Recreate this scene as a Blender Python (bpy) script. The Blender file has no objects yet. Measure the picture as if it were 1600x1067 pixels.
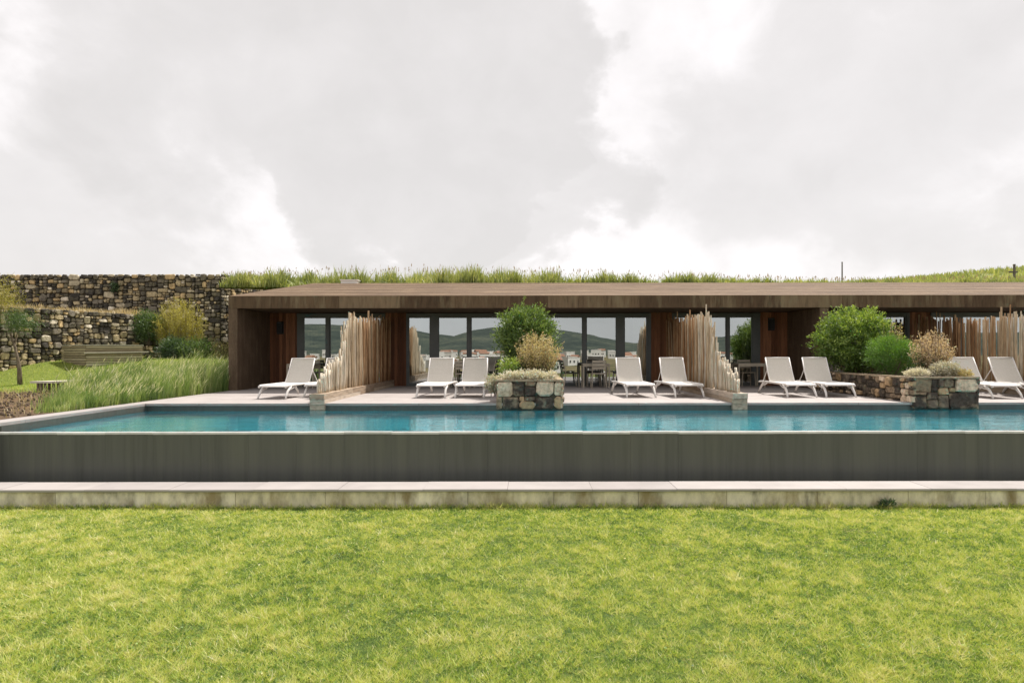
import bpy, math, random
import numpy as np
from mathutils import Vector

random.seed(7)
RNG = np.random.default_rng(11)
R = math.radians
SC = bpy.context.scene
COL = SC.collection

# ------------------------------------------------------------------ camera
cam_d = bpy.data.cameras.new('camera')
cam = bpy.data.objects.new('camera', cam_d)
COL.objects.link(cam)
SC.camera = cam
cam_d.sensor_width = 36.0
cam_d.lens = 22.5
cam_d.shift_x = -0.01625
cam_d.shift_y = 0.0109
cam_d.clip_end = 6000
cam.location = (0, 0, 1.1)
cam.rotation_euler = (math.pi / 2, 0.0014, 0)

# ------------------------------------------------------------------ world
SUN_DIR = Vector((0.40, 0.60, 1.15)).normalized()      # towards the sun: behind the house, to the right
SUN_EL = math.asin(SUN_DIR.z)
SUN_AZ = math.atan2(SUN_DIR.x, SUN_DIR.y)
W = bpy.data.worlds.new('World')
SC.world = W
W.use_nodes = True
nt = W.node_tree
nt.nodes.clear()


def N(tree, kind, **kw):
    n = tree.nodes.new(kind)
    for k, v in kw.items():
        if k.startswith('i_'):
            n.inputs[k[2:].replace('_', ' ')].default_value = v
        else:
            setattr(n, k, v)
    return n


def L(tree, a, b):
    tree.links.new(a, b)


def math_node(tree, op, a, b=None, c=None, clamp=False):
    n = tree.nodes.new('ShaderNodeMath')
    n.operation = op
    n.use_clamp = clamp
    for i, v in enumerate((a, b, c)):
        if v is None:
            continue
        if isinstance(v, (int, float)):
            n.inputs[i].default_value = v
        else:
            tree.links.new(v, n.inputs[i])
    return n.outputs[0]


def ramp_node(tree, fac, stops, interp='LINEAR'):
    n = tree.nodes.new('ShaderNodeValToRGB')
    n.color_ramp.interpolation = interp
    e = n.color_ramp.elements
    while len(e) < len(stops):
        e.new(0.5)
    for el, (p, c) in zip(e, stops):
        el.position = p
        el.color = (c[0], c[1], c[2], 1) if not isinstance(c, (int, float)) else (c, c, c, 1)
    if fac is not None:
        tree.links.new(fac, n.inputs[0])
    return n.outputs[0]


sky = N(nt, 'ShaderNodeTexSky', sky_type='NISHITA')
sky.sun_disc = False
sky.sun_elevation = SUN_EL
sky.sun_rotation = SUN_AZ
tc = N(nt, 'ShaderNodeTexCoord')
nz1 = N(nt, 'ShaderNodeTexNoise', i_Scale=2.6, i_Detail=9.0, i_Roughness=0.52, i_Distortion=0.35)
nz2 = N(nt, 'ShaderNodeTexNoise', i_Scale=7.5, i_Detail=6.0, i_Roughness=0.55, i_Distortion=0.25)
mp = N(nt, 'ShaderNodeMapping')
mp.inputs['Scale'].default_value = (1.0, 1.0, 1.35)
mp.inputs['Location'].default_value = (0.35, 0.2, 0.9)
L(nt, tc.outputs['Generated'], mp.inputs[0])
L(nt, mp.outputs[0], nz1.inputs['Vector'])
L(nt, mp.outputs[0], nz2.inputs['Vector'])


def blob(px, py, lo, hi):
    d = Vector(((px - 826) / 1000, 1.0, (551 - py) / 1000)).normalized()
    dp = N(nt, 'ShaderNodeVectorMath', operation='DOT_PRODUCT')
    L(nt, tc.outputs['Generated'], dp.inputs[0])
    dp.inputs[1].default_value = d
    j = math_node(nt, 'MULTIPLY_ADD', nz2.outputs['Fac'], 0.045, dp.outputs['Value'])
    j = math_node(nt, 'MULTIPLY_ADD', nz1.outputs['Fac'], 0.11, j)
    mr = N(nt, 'ShaderNodeMapRange', interpolation_type='SMOOTHSTEP')
    L(nt, j, mr.inputs[0])
    mr.inputs[1].default_value = math.cos(R(lo)) + 0.0775
    mr.inputs[2].default_value = math.cos(R(hi)) + 0.0775
    return mr.outputs[0]


# dark cloud masses standing in the sky (angular radii outer / inner)
b1 = blob(330, 40, 19, 10)
b2 = blob(630, 140, 17.5, 15.5)
b3 = blob(800, 320, 12, 8)
b4 = blob(1330, 260, 17, 5)
b5 = blob(40, 380, 14, 4)
g = math_node(nt, 'MAXIMUM', b1, b2)
g = math_node(nt, 'MAXIMUM', g, math_node(nt, 'MULTIPLY', b3, 0.75))
g = math_node(nt, 'MAXIMUM', g, math_node(nt, 'MULTIPLY', b4, 0.42))
g = math_node(nt, 'MAXIMUM', g, math_node(nt, 'MULTIPLY', b5, 0.45))
f = math_node(nt, 'MULTIPLY_ADD', nz1.outputs['Fac'], 0.75, math_node(nt, 'MULTIPLY', g, 0.42))
f = math_node(nt, 'MULTIPLY_ADD', nz2.outputs['Fac'], 0.55, math_node(nt, 'SUBTRACT', f, 0.10))
cl = ramp_node(nt, f, [(0.38, (0.885, 0.858, 0.855)), (0.55, (0.80, 0.768, 0.76)),
                       (0.72, (0.70, 0.672, 0.66)), (1.0, (0.625, 0.60, 0.585))])
cs = N(nt, 'ShaderNodeVectorMath', operation='SCALE')
L(nt, sky.outputs[0], cs.inputs[0])
cs.inputs['Scale'].default_value = 0.10
mix = N(nt, 'ShaderNodeMix', data_type='RGBA')
mix.inputs[0].default_value = 0.94
L(nt, cs.outputs[0], mix.inputs[6])
L(nt, cl, mix.inputs[7])
bg = N(nt, 'ShaderNodeBackground')
bg.inputs['Strength'].default_value = 0.715
L(nt, mix.outputs[2], bg.inputs['Color'])
wo = N(nt, 'ShaderNodeOutputWorld')
L(nt, bg.outputs[0], wo.inputs[0])

# ------------------------------------------------------------------ sun
sd = bpy.data.lights.new('sun', 'SUN')
sd.energy = 3.8
sd.angle = R(2.0)
sd.color = (1.0, 0.94, 0.87)
sun = bpy.data.objects.new('sun', sd)
COL.objects.link(sun)
sun.location = (20, 30, 60)
sun.rotation_euler = (-SUN_DIR).to_track_quat('-Z', 'Y').to_euler()

SC.view_settings.view_transform = 'Standard'
SC.view_settings.look = 'None'
SC.view_settings.exposure = 0.85
SC.view_settings.gamma = 1.0
SC.render.engine = 'CYCLES'
SC.cycles.use_denoising = True
SC.cycles.max_bounces = 8
SC.cycles.transparent_max_bounces = 12
SC.cycles.sample_clamp_indirect = 6.0


# ================================================================== materials
def new_mat(name):
    m = bpy.data.materials.new(name)
    m.use_nodes = True
    t = m.node_tree
    t.nodes.clear()
    out = t.nodes.new('ShaderNodeOutputMaterial')
    return m, t, out


def coords(t, scale=(1, 1, 1), rot=(0, 0, 0), kind='Object'):
    c = t.nodes.new('ShaderNodeTexCoord')
    mp = t.nodes.new('ShaderNodeMapping')
    mp.inputs['Scale'].default_value = scale
    mp.inputs['Rotation'].default_value = rot
    t.links.new(c.outputs[kind], mp.inputs[0])
    return mp.outputs[0]


def world_coords(t, scale=(1, 1, 1)):
    c = t.nodes.new('ShaderNodeNewGeometry')
    mp = t.nodes.new('ShaderNodeMapping')
    mp.inputs['Scale'].default_value = scale
    t.links.new(c.outputs['Position'], mp.inputs[0])
    return mp.outputs[0]


def noise(t, vec, scale, detail=5, rough=0.55, dist=0.0):
    n = t.nodes.new('ShaderNodeTexNoise')
    n.inputs['Scale'].default_value = scale
    n.inputs['Detail'].default_value = detail
    n.inputs['Roughness'].default_value = rough
    n.inputs['Distortion'].default_value = dist
    t.links.new(vec, n.inputs['Vector'])
    return n.outputs['Fac']


def mixc(t, fac, a, b, mode='MIX'):
    n = t.nodes.new('ShaderNodeMix')
    n.data_type = 'RGBA'
    n.blend_type = mode
    for idx, v in ((0, fac), (6, a), (7, b)):
        if isinstance(v, (int, float)):
            n.inputs[idx].default_value = v
        elif isinstance(v, tuple):
            n.inputs[idx].default_value = (*v, 1)
        else:
            t.links.new(v, n.inputs[idx])
    return n.outputs[2]


def principled(t, out, col, rough=0.7, spec=0.3, bump=None, bump_s=0.3, bump_d=0.01, metal=0.0):
    p = t.nodes.new('ShaderNodeBsdfPrincipled')
    if isinstance(col, tuple):
        p.inputs['Base Color'].default_value = (*col, 1)
    else:
        t.links.new(col, p.inputs['Base Color'])
    if isinstance(rough, (int, float)):
        p.inputs['Roughness'].default_value = rough
    else:
        t.links.new(rough, p.inputs['Roughness'])
    p.inputs['Specular IOR Level'].default_value = spec
    p.inputs['Metallic'].default_value = metal
    if bump is not None:
        b = t.nodes.new('ShaderNodeBump')
        b.inputs['Strength'].default_value = bump_s
        b.inputs['Distance'].default_value = bump_d
        t.links.new(bump, b.inputs['Height'])
        t.links.new(b.outputs[0], p.inputs['Normal'])
    t.links.new(p.outputs[0], out.inputs[0])
    return p


def noisy(name, stops, scale=4.0, stretch=(1, 1, 1), rough=0.75, spec=0.25, bump_s=0.3, bump_d=0.01,
          detail=6, fine=0.25, world=True, fine_scale=9.0):
    """colour from a stretched noise plus finer noise, with a matching relief"""
    m, t, out = new_mat(name)
    v = world_coords(t, stretch) if world else coords(t, stretch)
    a = noise(t, v, scale, detail)
    b = noise(t, v, scale * fine_scale, 4, 0.6)
    fsum = math_node(t, 'MULTIPLY_ADD', math_node(t, 'SUBTRACT', b, 0.5), fine * 2, a)
    c = ramp_node(t, fsum, stops)
    principled(t, out, c, rough, spec, b, bump_s, bump_d)
    return m


def tone_mat(name, stops, interp='LINEAR', attr='GEOMETRY', rough=0.85, spec=0.2, nscale=14.0, nmix=0.5, bump_s=0.5,
             bump_d=0.012, stretch=(1, 1, 1), vary=None):
    """colour from the piece's own tone value, broken up by noise"""
    m, t, out = new_mat(name)
    at = t.nodes.new('ShaderNodeAttribute')
    at.attribute_type = attr
    at.attribute_name = 'tone'
    v = world_coords(t, stretch)
    a = noise(t, v, nscale, 6, 0.6)
    c = ramp_node(t, at.outputs['Fac'], stops, interp)
    sh = ramp_node(t, a, [(0.25, 1 - nmix), (0.5, 1.0), (0.75, 1 + nmix * 0.6)])
    c2 = mixc(t, 1.0, c, sh, 'MULTIPLY')
    if vary:
        patch = noise(t, v, nscale * 0.35, 5, 0.6)
        k = ramp_node(t, patch, [(0.5, 0.0), (0.66, 1.0)])
        c2 = mixc(t, math_node(t, 'MULTIPLY', k, vary[1]), c2, vary[0])
    principled(t, out, c2, rough, spec, a, bump_s, bump_d)
    return m


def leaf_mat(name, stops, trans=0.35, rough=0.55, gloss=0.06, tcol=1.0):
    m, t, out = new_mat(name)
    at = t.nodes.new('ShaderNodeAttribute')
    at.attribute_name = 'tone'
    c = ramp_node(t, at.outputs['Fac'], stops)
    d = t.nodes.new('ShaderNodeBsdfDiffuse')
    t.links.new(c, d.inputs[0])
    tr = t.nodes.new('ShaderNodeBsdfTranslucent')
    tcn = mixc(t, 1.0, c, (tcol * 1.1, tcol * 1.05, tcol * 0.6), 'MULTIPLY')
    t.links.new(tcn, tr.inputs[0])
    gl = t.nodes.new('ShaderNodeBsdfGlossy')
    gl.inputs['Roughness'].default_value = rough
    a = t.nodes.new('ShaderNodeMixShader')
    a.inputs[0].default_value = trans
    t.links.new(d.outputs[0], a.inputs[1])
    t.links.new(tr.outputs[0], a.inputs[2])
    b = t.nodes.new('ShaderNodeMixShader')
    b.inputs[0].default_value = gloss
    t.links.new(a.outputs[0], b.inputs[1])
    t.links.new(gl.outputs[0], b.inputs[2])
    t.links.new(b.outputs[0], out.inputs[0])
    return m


MAT = {}
# brown board-marked cladding of roof and fascia
MAT['roof'] = noisy('roof_boards', [(0.2, (0.09, 0.056, 0.032)), (0.5, (0.150, 0.098, 0.057)), (0.8, (0.26, 0.182, 0.11))],
                    scale=0.9, stretch=(0.5, 2.2, 1), fine=0.45, rough=0.8, bump_s=0.4)
MAT['fascia'] = tone_mat('fascia_boards', [(0, (0.070, 0.045, 0.027)), (0.5, (0.122, 0.082, 0.048)), (1, (0.18, 0.13, 0.08))],
                         attr='OBJECT', nscale=2.2, nmix=0.45, stretch=(5, 5, 0.8), vary=((0.23, 0.19, 0.115), 0.55))
MAT['fin'] = noisy('dark_boards', [(0.2, (0.07, 0.046, 0.030)), (0.5, (0.115, 0.079, 0.050)), (0.8, (0.18, 0.128, 0.085))],
                   scale=1.6, stretch=(3, 3, 0.8), fine=0.3, rough=0.8)
MAT['clad'] = tone_mat('wall_planks', [(0, (0.10, 0.040, 0.020)), (0.5, (0.19, 0.082, 0.04)), (1, (0.29, 0.135, 0.07))],
                       attr='GEOMETRY', nscale=3.0, nmix=0.4, stretch=(8, 8, 0.6), rough=0.6)
MAT['frame'] = noisy('grey_aluminium', [(0.3, (0.075, 0.085, 0.085)), (0.7, (0.10, 0.11, 0.108))], scale=2, rough=0.45, spec=0.5, bump_s=0.02)
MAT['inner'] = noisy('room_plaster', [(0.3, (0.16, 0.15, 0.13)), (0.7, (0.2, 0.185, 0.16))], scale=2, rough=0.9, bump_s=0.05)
MAT['curtain'] = noisy('linen', [(0.3, (0.30, 0.28, 0.22)), (0.7, (0.38, 0.35, 0.28))], scale=9, rough=0.95, bump_s=0.1)
MAT['white'] = noisy('white_resin', [(0.3, (0.66, 0.635, 0.605)), (0.7, (0.73, 0.70, 0.67))], scale=6, rough=0.45, spec=0.4, bump_s=0.03)
MAT['sling'] = noisy('sling_mesh', [(0.3, (0.52, 0.485, 0.43)), (0.7, (0.58, 0.545, 0.49))], scale=30, rough=0.8, bump_s=0.15, bump_d=0.002)
MAT['taupe'] = noisy('taupe_metal', [(0.3, (0.34, 0.30, 0.235)), (0.7, (0.42, 0.37, 0.29))], scale=5, rough=0.5, spec=0.4, bump_s=0.03)
MAT['darkchair'] = noisy('dark_weave', [(0.3, (0.035, 0.032, 0.027)), (0.7, (0.06, 0.055, 0.045))], scale=30, rough=0.7, bump_s=0.2, bump_d=0.003)
MAT['black'] = noisy('black_metal', [(0.3, (0.018, 0.018, 0.018)), (0.7, (0.03, 0.03, 0.03))], scale=8, rough=0.5, bump_s=0.05)
MAT['pole'] = tone_mat('stake_wood', [(0, (0.20, 0.10, 0.045)), (0.25, (0.33, 0.19, 0.095)), (0.5, (0.42, 0.31, 0.195)),
                                      (0.75, (0.50, 0.42, 0.31)), (1.0, (0.58, 0.53, 0.44))],
                       attr='OBJECT', nscale=3.5, nmix=0.45, stretch=(7, 7, 1.2), rough=0.9)
MAT['sleeper'] = tone_mat('sleeper_wood', [(0, (0.24, 0.165, 0.11)), (0.5, (0.39, 0.31, 0.23)), (1.0, (0.52, 0.44, 0.36))],
                          attr='OBJECT', nscale=2.2, nmix=0.4, stretch=(6, 1.2, 9), rough=0.9)
MAT['slat'] = tone_mat('slat_wood', [(0, (0.27, 0.22, 0.14)), (0.5, (0.39, 0.33, 0.22)), (1.0, (0.5, 0.45, 0.33))],
                       attr='OBJECT', nscale=2.2, nmix=0.35, stretch=(1.5, 1.5, 9), rough=0.9)
STONE_STOPS = [(0.0, (0.065, 0.058, 0.048)), (0.2, (0.13, 0.115, 0.085)), (0.38, (0.28, 0.225, 0.135)), (0.5, (0.20, 0.175, 0.135)),
               (0.58, (0.47, 0.38, 0.225)), (0.72, (0.56, 0.41, 0.215)), (0.80, (0.52, 0.45, 0.315)), (0.9, (0.72, 0.64, 0.50))]
MAT['stone'] = tone_mat('field_stone', STONE_STOPS, interp='CONSTANT', nscale=9.0, nmix=0.6, bump_s=0.7, bump_d=0.03,
                        vary=((0.24, 0.21, 0.125), 0.5))
MAT['pstone'] = tone_mat('planter_stone', [(0.0, (0.070, 0.056, 0.045)), (0.25, (0.125, 0.098, 0.074)), (0.5, (0.24, 0.175, 0.115)),
                                           (0.68, (0.42, 0.285, 0.16)), (0.85, (0.62, 0.48, 0.35))],
                         interp='CONSTANT', nscale=13.0, nmix=0.7, bump_s=0.8, bump_d=0.025, vary=((0.40, 0.31, 0.20), 0.6))
MAT['rim'] = noisy('rim_mortar', [(0.3, (0.23, 0.175, 0.115)), (0.7, (0.42, 0.335, 0.235))], scale=6, rough=0.95, bump_s=0.6)
MAT['mortar'] = noisy('wall_core', [(0.3, (0.045, 0.037, 0.028)), (0.7, (0.085, 0.07, 0.048))], scale=5, rough=0.95, bump_s=0.6)
MAT['soil'] = noisy('soil', [(0.3, (0.06, 0.042, 0.03)), (0.7, (0.13, 0.095, 0.065))], scale=6, rough=1.0, bump_s=0.8, bump_d=0.03)
MAT['coping'] = tone_mat('pale_stone', [(0, (0.305, 0.28, 0.268)), (1, (0.345, 0.318, 0.302))], attr='OBJECT', nscale=1.7, nmix=0.16,
                         bump_s=0.1, rough=0.7)
MAT['lip'] = tone_mat('lip_sky_gleam', [(0, (0.44, 0.45, 0.43)), (1, (0.58, 0.58, 0.55))], attr='OBJECT', nscale=6, nmix=0.2, bump_s=0.1, rough=0.35, spec=0.5)  # sky reflection of the water film, painted in as a pale lip colour
MAT['concrete'] = tone_mat('stained_concrete', [(0, (0.54, 0.49, 0.34)), (1, (0.68, 0.63, 0.49))], attr='OBJECT', nscale=4.0, nmix=0.65,
                           bump_s=0.35, rough=0.95, stretch=(1.5, 1.5, 0.7), vary=((0.23, 0.175, 0.075), 0.85))
MAT['tile'] = tone_mat('dark_pool_tile', [(0, (0.082, 0.085, 0.075)), (1, (0.088, 0.091, 0.080))], attr='OBJECT', nscale=2.2, nmix=0.22,
                       stretch=(5, 5, 0.22), bump_s=0.06, rough=0.32, spec=0.4, vary=((0.115, 0.118, 0.095), 0.45))
MAT['timber_pale'] = noisy('pale_timber', [(0.3, (0.46, 0.42, 0.34)), (0.7, (0.6, 0.56, 0.48))], scale=3, stretch=(1, 6, 6), rough=0.9)
MAT['bark'] = noisy('bark', [(0.3, (0.10, 0.075, 0.055)), (0.7, (0.23, 0.18, 0.135))], scale=9, rough=0.95, bump_s=0.8)
MAT['utility'] = noisy('weathered_pole', [(0.3, (0.10, 0.085, 0.07)), (0.7, (0.16, 0.14, 0.12))], scale=5, rough=0.9)
MAT['plaster'] = noisy('house_plaster', [(0.3, (0.62, 0.59, 0.55)), (0.7, (0.75, 0.72, 0.68))], scale=0.5, rough=0.9)
MAT['clay'] = noisy('clay_tiles', [(0.3, (0.27, 0.14, 0.09)), (0.7, (0.36, 0.2, 0.14))], scale=0.8, rough=0.9)
MAT['leaf_green'] = leaf_mat('leaf_green', [(0, (0.035, 0.075, 0.018)), (0.5, (0.085, 0.155, 0.03)), (1, (0.23, 0.32, 0.06))], 0.35)
MAT['leaf_bright'] = leaf_mat('leaf_bright', [(0, (0.055, 0.115, 0.018)), (0.5, (0.13, 0.225, 0.03)), (1, (0.32, 0.42, 0.07))], 0.4)
MAT['leaf_lime'] = leaf_mat('leaf_lime', [(0, (0.05, 0.13, 0.012)), (0.5, (0.10, 0.22, 0.02)), (1, (0.2, 0.36, 0.04))], 0.4)
MAT['leaf_dark'] = leaf_mat('leaf_dark', [(0, (0.024, 0.058, 0.022)), (0.5, (0.055, 0.11, 0.035)), (1, (0.12, 0.19, 0.06))], 0.3)
MAT['leaf_gold'] = leaf_mat('leaf_gold', [(0, (0.16, 0.145, 0.05)), (0.5, (0.36, 0.30, 0.12)), (1, (0.58, 0.47, 0.25))], 0.35)
MAT['leaf_rose'] = leaf_mat('leaf_rose', [(0, (0.18, 0.14, 0.06)), (0.5, (0.42, 0.31, 0.17)), (1, (0.62, 0.47, 0.33))], 0.35)
MAT['leaf_silver'] = leaf_mat('leaf_silver', [(0, (0.26, 0.24, 0.16)), (0.5, (0.47, 0.44, 0.34)), (1, (0.72, 0.68, 0.57))], 0.25)
MAT['leaf_yellow'] = leaf_mat('leaf_yellow', [(0, (0.17, 0.16, 0.025)), (0.5, (0.36, 0.33, 0.05)), (1, (0.58, 0.52, 0.11))], 0.4)
MAT['lawn_blade'] = leaf_mat('lawn_blade', [(0, (0.060, 0.13, 0.035)), (0.2, (0.135, 0.25, 0.045)), (0.45, (0.305, 0.425, 0.065)), (0.68, (0.50, 0.565, 0.105)),
                                            (0.85, (0.60, 0.60, 0.21)), (1, (0.76, 0.71, 0.48))], 0.4, gloss=0.03)
MAT['tall_grass'] = leaf_mat('tall_grass', [(0, (0.085, 0.16, 0.035)), (0.4, (0.21, 0.32, 0.075)), (0.7, (0.40, 0.47, 0.18)), (1, (0.70, 0.68, 0.50))], 0.4)
MAT['reed'] = leaf_mat('reed', [(0, (0.12, 0.17, 0.045)), (0.5, (0.30, 0.35, 0.10)), (0.8, (0.46, 0.47, 0.18)), (1, (0.30, 0.21, 0.13))], 0.4)
MAT['straw'] = leaf_mat('straw', [(0, (0.30, 0.25, 0.10)), (0.5, (0.50, 0.39, 0.20)), (1, (0.66, 0.54, 0.34))], 0.3)


def deck_material():
    m, t, out = new_mat('deck_paving')
    v = world_coords(t)
    br = t.nodes.new('ShaderNodeTexBrick')
    br.inputs['Scale'].default_value = 1.0
    br.inputs['Brick Width'].default_value = 2.4
    br.inputs['Row Height'].default_value = 0.14
    br.inputs['Mortar Size'].default_value = 0.006
    br.inputs['Color1'].default_value = (0.335, 0.302, 0.285, 1)
    br.inputs['Color2'].default_value = (0.38, 0.345, 0.328, 1)
    br.inputs['Mortar'].default_value = (0.2, 0.165, 0.14, 1)
    t.links.new(v, br.inputs['Vector'])
    a = noise(t, v, 1.6, 6)
    c = mixc(t, 1.0, br.outputs['Color'], ramp_node(t, a, [(0.3, 0.86), (0.7, 1.08)]), 'MULTIPLY')
    principled(t, out, c, 0.7, 0.3, br.outputs['Fac'], -0.2, 0.004)
    return m


MAT['deck'] = deck_material()


def lawn_material(name, far=False):
    m, t, out = new_mat(name)
    v = world_coords(t)
    a = noise(t, v, 0.9, 6, 0.6)
    b = noise(t, v, 24.0, 5, 0.7)
    s = math_node(t, 'MULTIPLY_ADD', math_node(t, 'SUBTRACT', b, 0.5), 0.9, a)
    c = ramp_node(t, s, [(0.25, (0.045, 0.075, 0.02)), (0.45, (0.10, 0.14, 0.03)), (0.6, (0.17, 0.19, 0.045)), (0.8, (0.27, 0.24, 0.10))])
    sep = t.nodes.new('ShaderNodeSeparateXYZ')
    t.links.new(v, sep.inputs[0])
    mr = t.nodes.new('ShaderNodeMapRange')
    t.links.new(math_node(t, 'MULTIPLY_ADD', a, 14.0, sep.outputs['Y']), mr.inputs[0])
    mr.inputs[1].default_value = -8.0
    mr.inputs[2].default_value = -20.0
    dry = ramp_node(t, noise(t, v, 0.06, 6, 0.65), [(0.35, (0.06, 0.075, 0.03)), (0.5, (0.17, 0.14, 0.07)), (0.65, (0.27, 0.21, 0.12))])
    c = mixc(t, mr.outputs[0], c, dry)
    principled(t, out, c, 0.95, 0.1, b, 0.7, 0.03)
    return m


MAT['lawn'] = lawn_material('lawn_ground')
MAT['hill'] = noisy('hill_scrub', [(0.3, (0.075, 0.10, 0.03)), (0.5, (0.16, 0.18, 0.055)), (0.7, (0.27, 0.26, 0.09))], scale=0.35, fine=0.4,
                    rough=1.0, bump_s=0.8, bump_d=0.2)
MAT['farhill'] = noisy('far_woods', [(0.3, (0.030, 0.042, 0.036)), (0.55, (0.06, 0.075, 0.058)), (0.75, (0.12, 0.125, 0.085))], scale=0.02, fine=0.5, rough=1.0, bump_s=0.5, bump_d=6)


def bank_material():
    m, t, out = new_mat('bank_soil_and_turf')
    v = world_coords(t)
    sep = t.nodes.new('ShaderNodeSeparateXYZ')
    t.links.new(v, sep.inputs[0])
    n1 = noise(t, v, 0.8, 5)
    n2 = noise(t, v, 14, 5, 0.65)
    # turf beyond the planting bed
    k = math_node(t, 'MULTIPLY_ADD', n1, 3.0, sep.outputs['Y'])
    k2 = math_node(t, 'MULTIPLY_ADD', sep.outputs['X'], -0.35, k)
    mr = t.nodes.new('ShaderNodeMapRange')
    t.links.new(k2, mr.inputs[0])
    mr.inputs[1].default_value = 22.0
    mr.inputs[2].default_value = 22.8
    turf = ramp_node(t, n2, [(0.3, (0.09, 0.125, 0.025)), (0.7, (0.2, 0.23, 0.05))])
    soil = ramp_node(t, math_node(t, 'MULTIPLY_ADD', n1, 0.5, math_node(t, 'MULTIPLY', n2, 0.6)),
                     [(0.35, (0.04, 0.03, 0.02)), (0.55, (0.10, 0.07, 0.045)), (0.75, (0.2, 0.12, 0.065))])
    c = mixc(t, mr.outputs[0], soil, turf)
    principled(t, out, c, 1.0, 0.1, n2, 0.8, 0.04)
    return m


MAT['bank'] = bank_material()


def water_material():
    m, t, out = new_mat('pool_water')
    v = world_coords(t, (1.0, 1.5, 1))
    a = noise(t, v, 1.7, 4, 0.5, 0.4)
    b = noise(t, v, 9.0, 3, 0.5)
    h = math_node(t, 'MULTIPLY_ADD', b, 0.3, a)
    bp = t.nodes.new('ShaderNodeBump')
    bp.inputs['Strength'].default_value = 0.7
    bp.inputs['Distance'].default_value = 0.014
    t.links.new(h, bp.inputs['Height'])
    p = t.nodes.new('ShaderNodeBsdfPrincipled')
    p.inputs['Base Color'].default_value = (0.86, 0.985, 0.99, 1)
    p.inputs['Roughness'].default_value = 0.02
    p.inputs['IOR'].default_value = 1.33
    p.inputs['Transmission Weight'].default_value = 1.0
    t.links.new(bp.outputs[0], p.inputs['Normal'])
    t.links.new(p.outputs[0], out.inputs[0])
    return m


MAT['water'] = water_material()


def pool_floor_material():
    m, t, out = new_mat('pool_mosaic')
    v = world_coords(t)
    br = t.nodes.new('ShaderNodeTexBrick')
    br.offset = 0.0
    br.inputs['Scale'].default_value = 1.0
    br.inputs['Brick Width'].default_value = 0.3
    br.inputs['Row Height'].default_value = 0.3
    br.inputs['Mortar Size'].default_value = 0.004
    br.inputs['Color1'].default_value = (0.055, 0.40, 0.49, 1)
    br.inputs['Color2'].default_value = (0.075, 0.46, 0.55, 1)
    br.inputs['Mortar'].default_value = (0.05, 0.34, 0.42, 1)
    t.links.new(v, br.inputs['Vector'])
    a = noise(t, v, 3.0, 5)
    c = mixc(t, 1.0, br.outputs['Color'], ramp_node(t, a, [(0.3, 0.85), (0.7, 1.1)]), 'MULTIPLY')
    principled(t, out, c, 0.4, 0.3)
    return m


MAT['pool'] = pool_floor_material()


def glass_material():
    m, t, out = new_mat('coated_window_glass')
    gl = t.nodes.new('ShaderNodeBsdfGlossy')
    gl.inputs['Roughness'].default_value = 0.0
    gl.inputs['Color'].default_value = (0.90, 0.97, 0.98, 1)
    v = world_coords(t)
    a = noise(t, v, 0.7, 2)
    bp = t.nodes.new('ShaderNodeBump')
    bp.inputs['Strength'].default_value = 0.05
    bp.inputs['Distance'].default_value = 0.02
    t.links.new(a, bp.inputs['Height'])
    t.links.new(bp.outputs[0], gl.inputs['Normal'])
    tr = t.nodes.new('ShaderNodeBsdfTransparent')
    tr.inputs[0].default_value = (0.55, 0.62, 0.60, 1)
    mx = t.nodes.new('ShaderNodeMixShader')
    mx.inputs[0].default_value = 0.46
    t.links.new(tr.outputs[0], mx.inputs[1])
    t.links.new(gl.outputs[0], mx.inputs[2])
    t.links.new(mx.outputs[0], out.inputs[0])
    return m


MAT['glass'] = glass_material()


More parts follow.
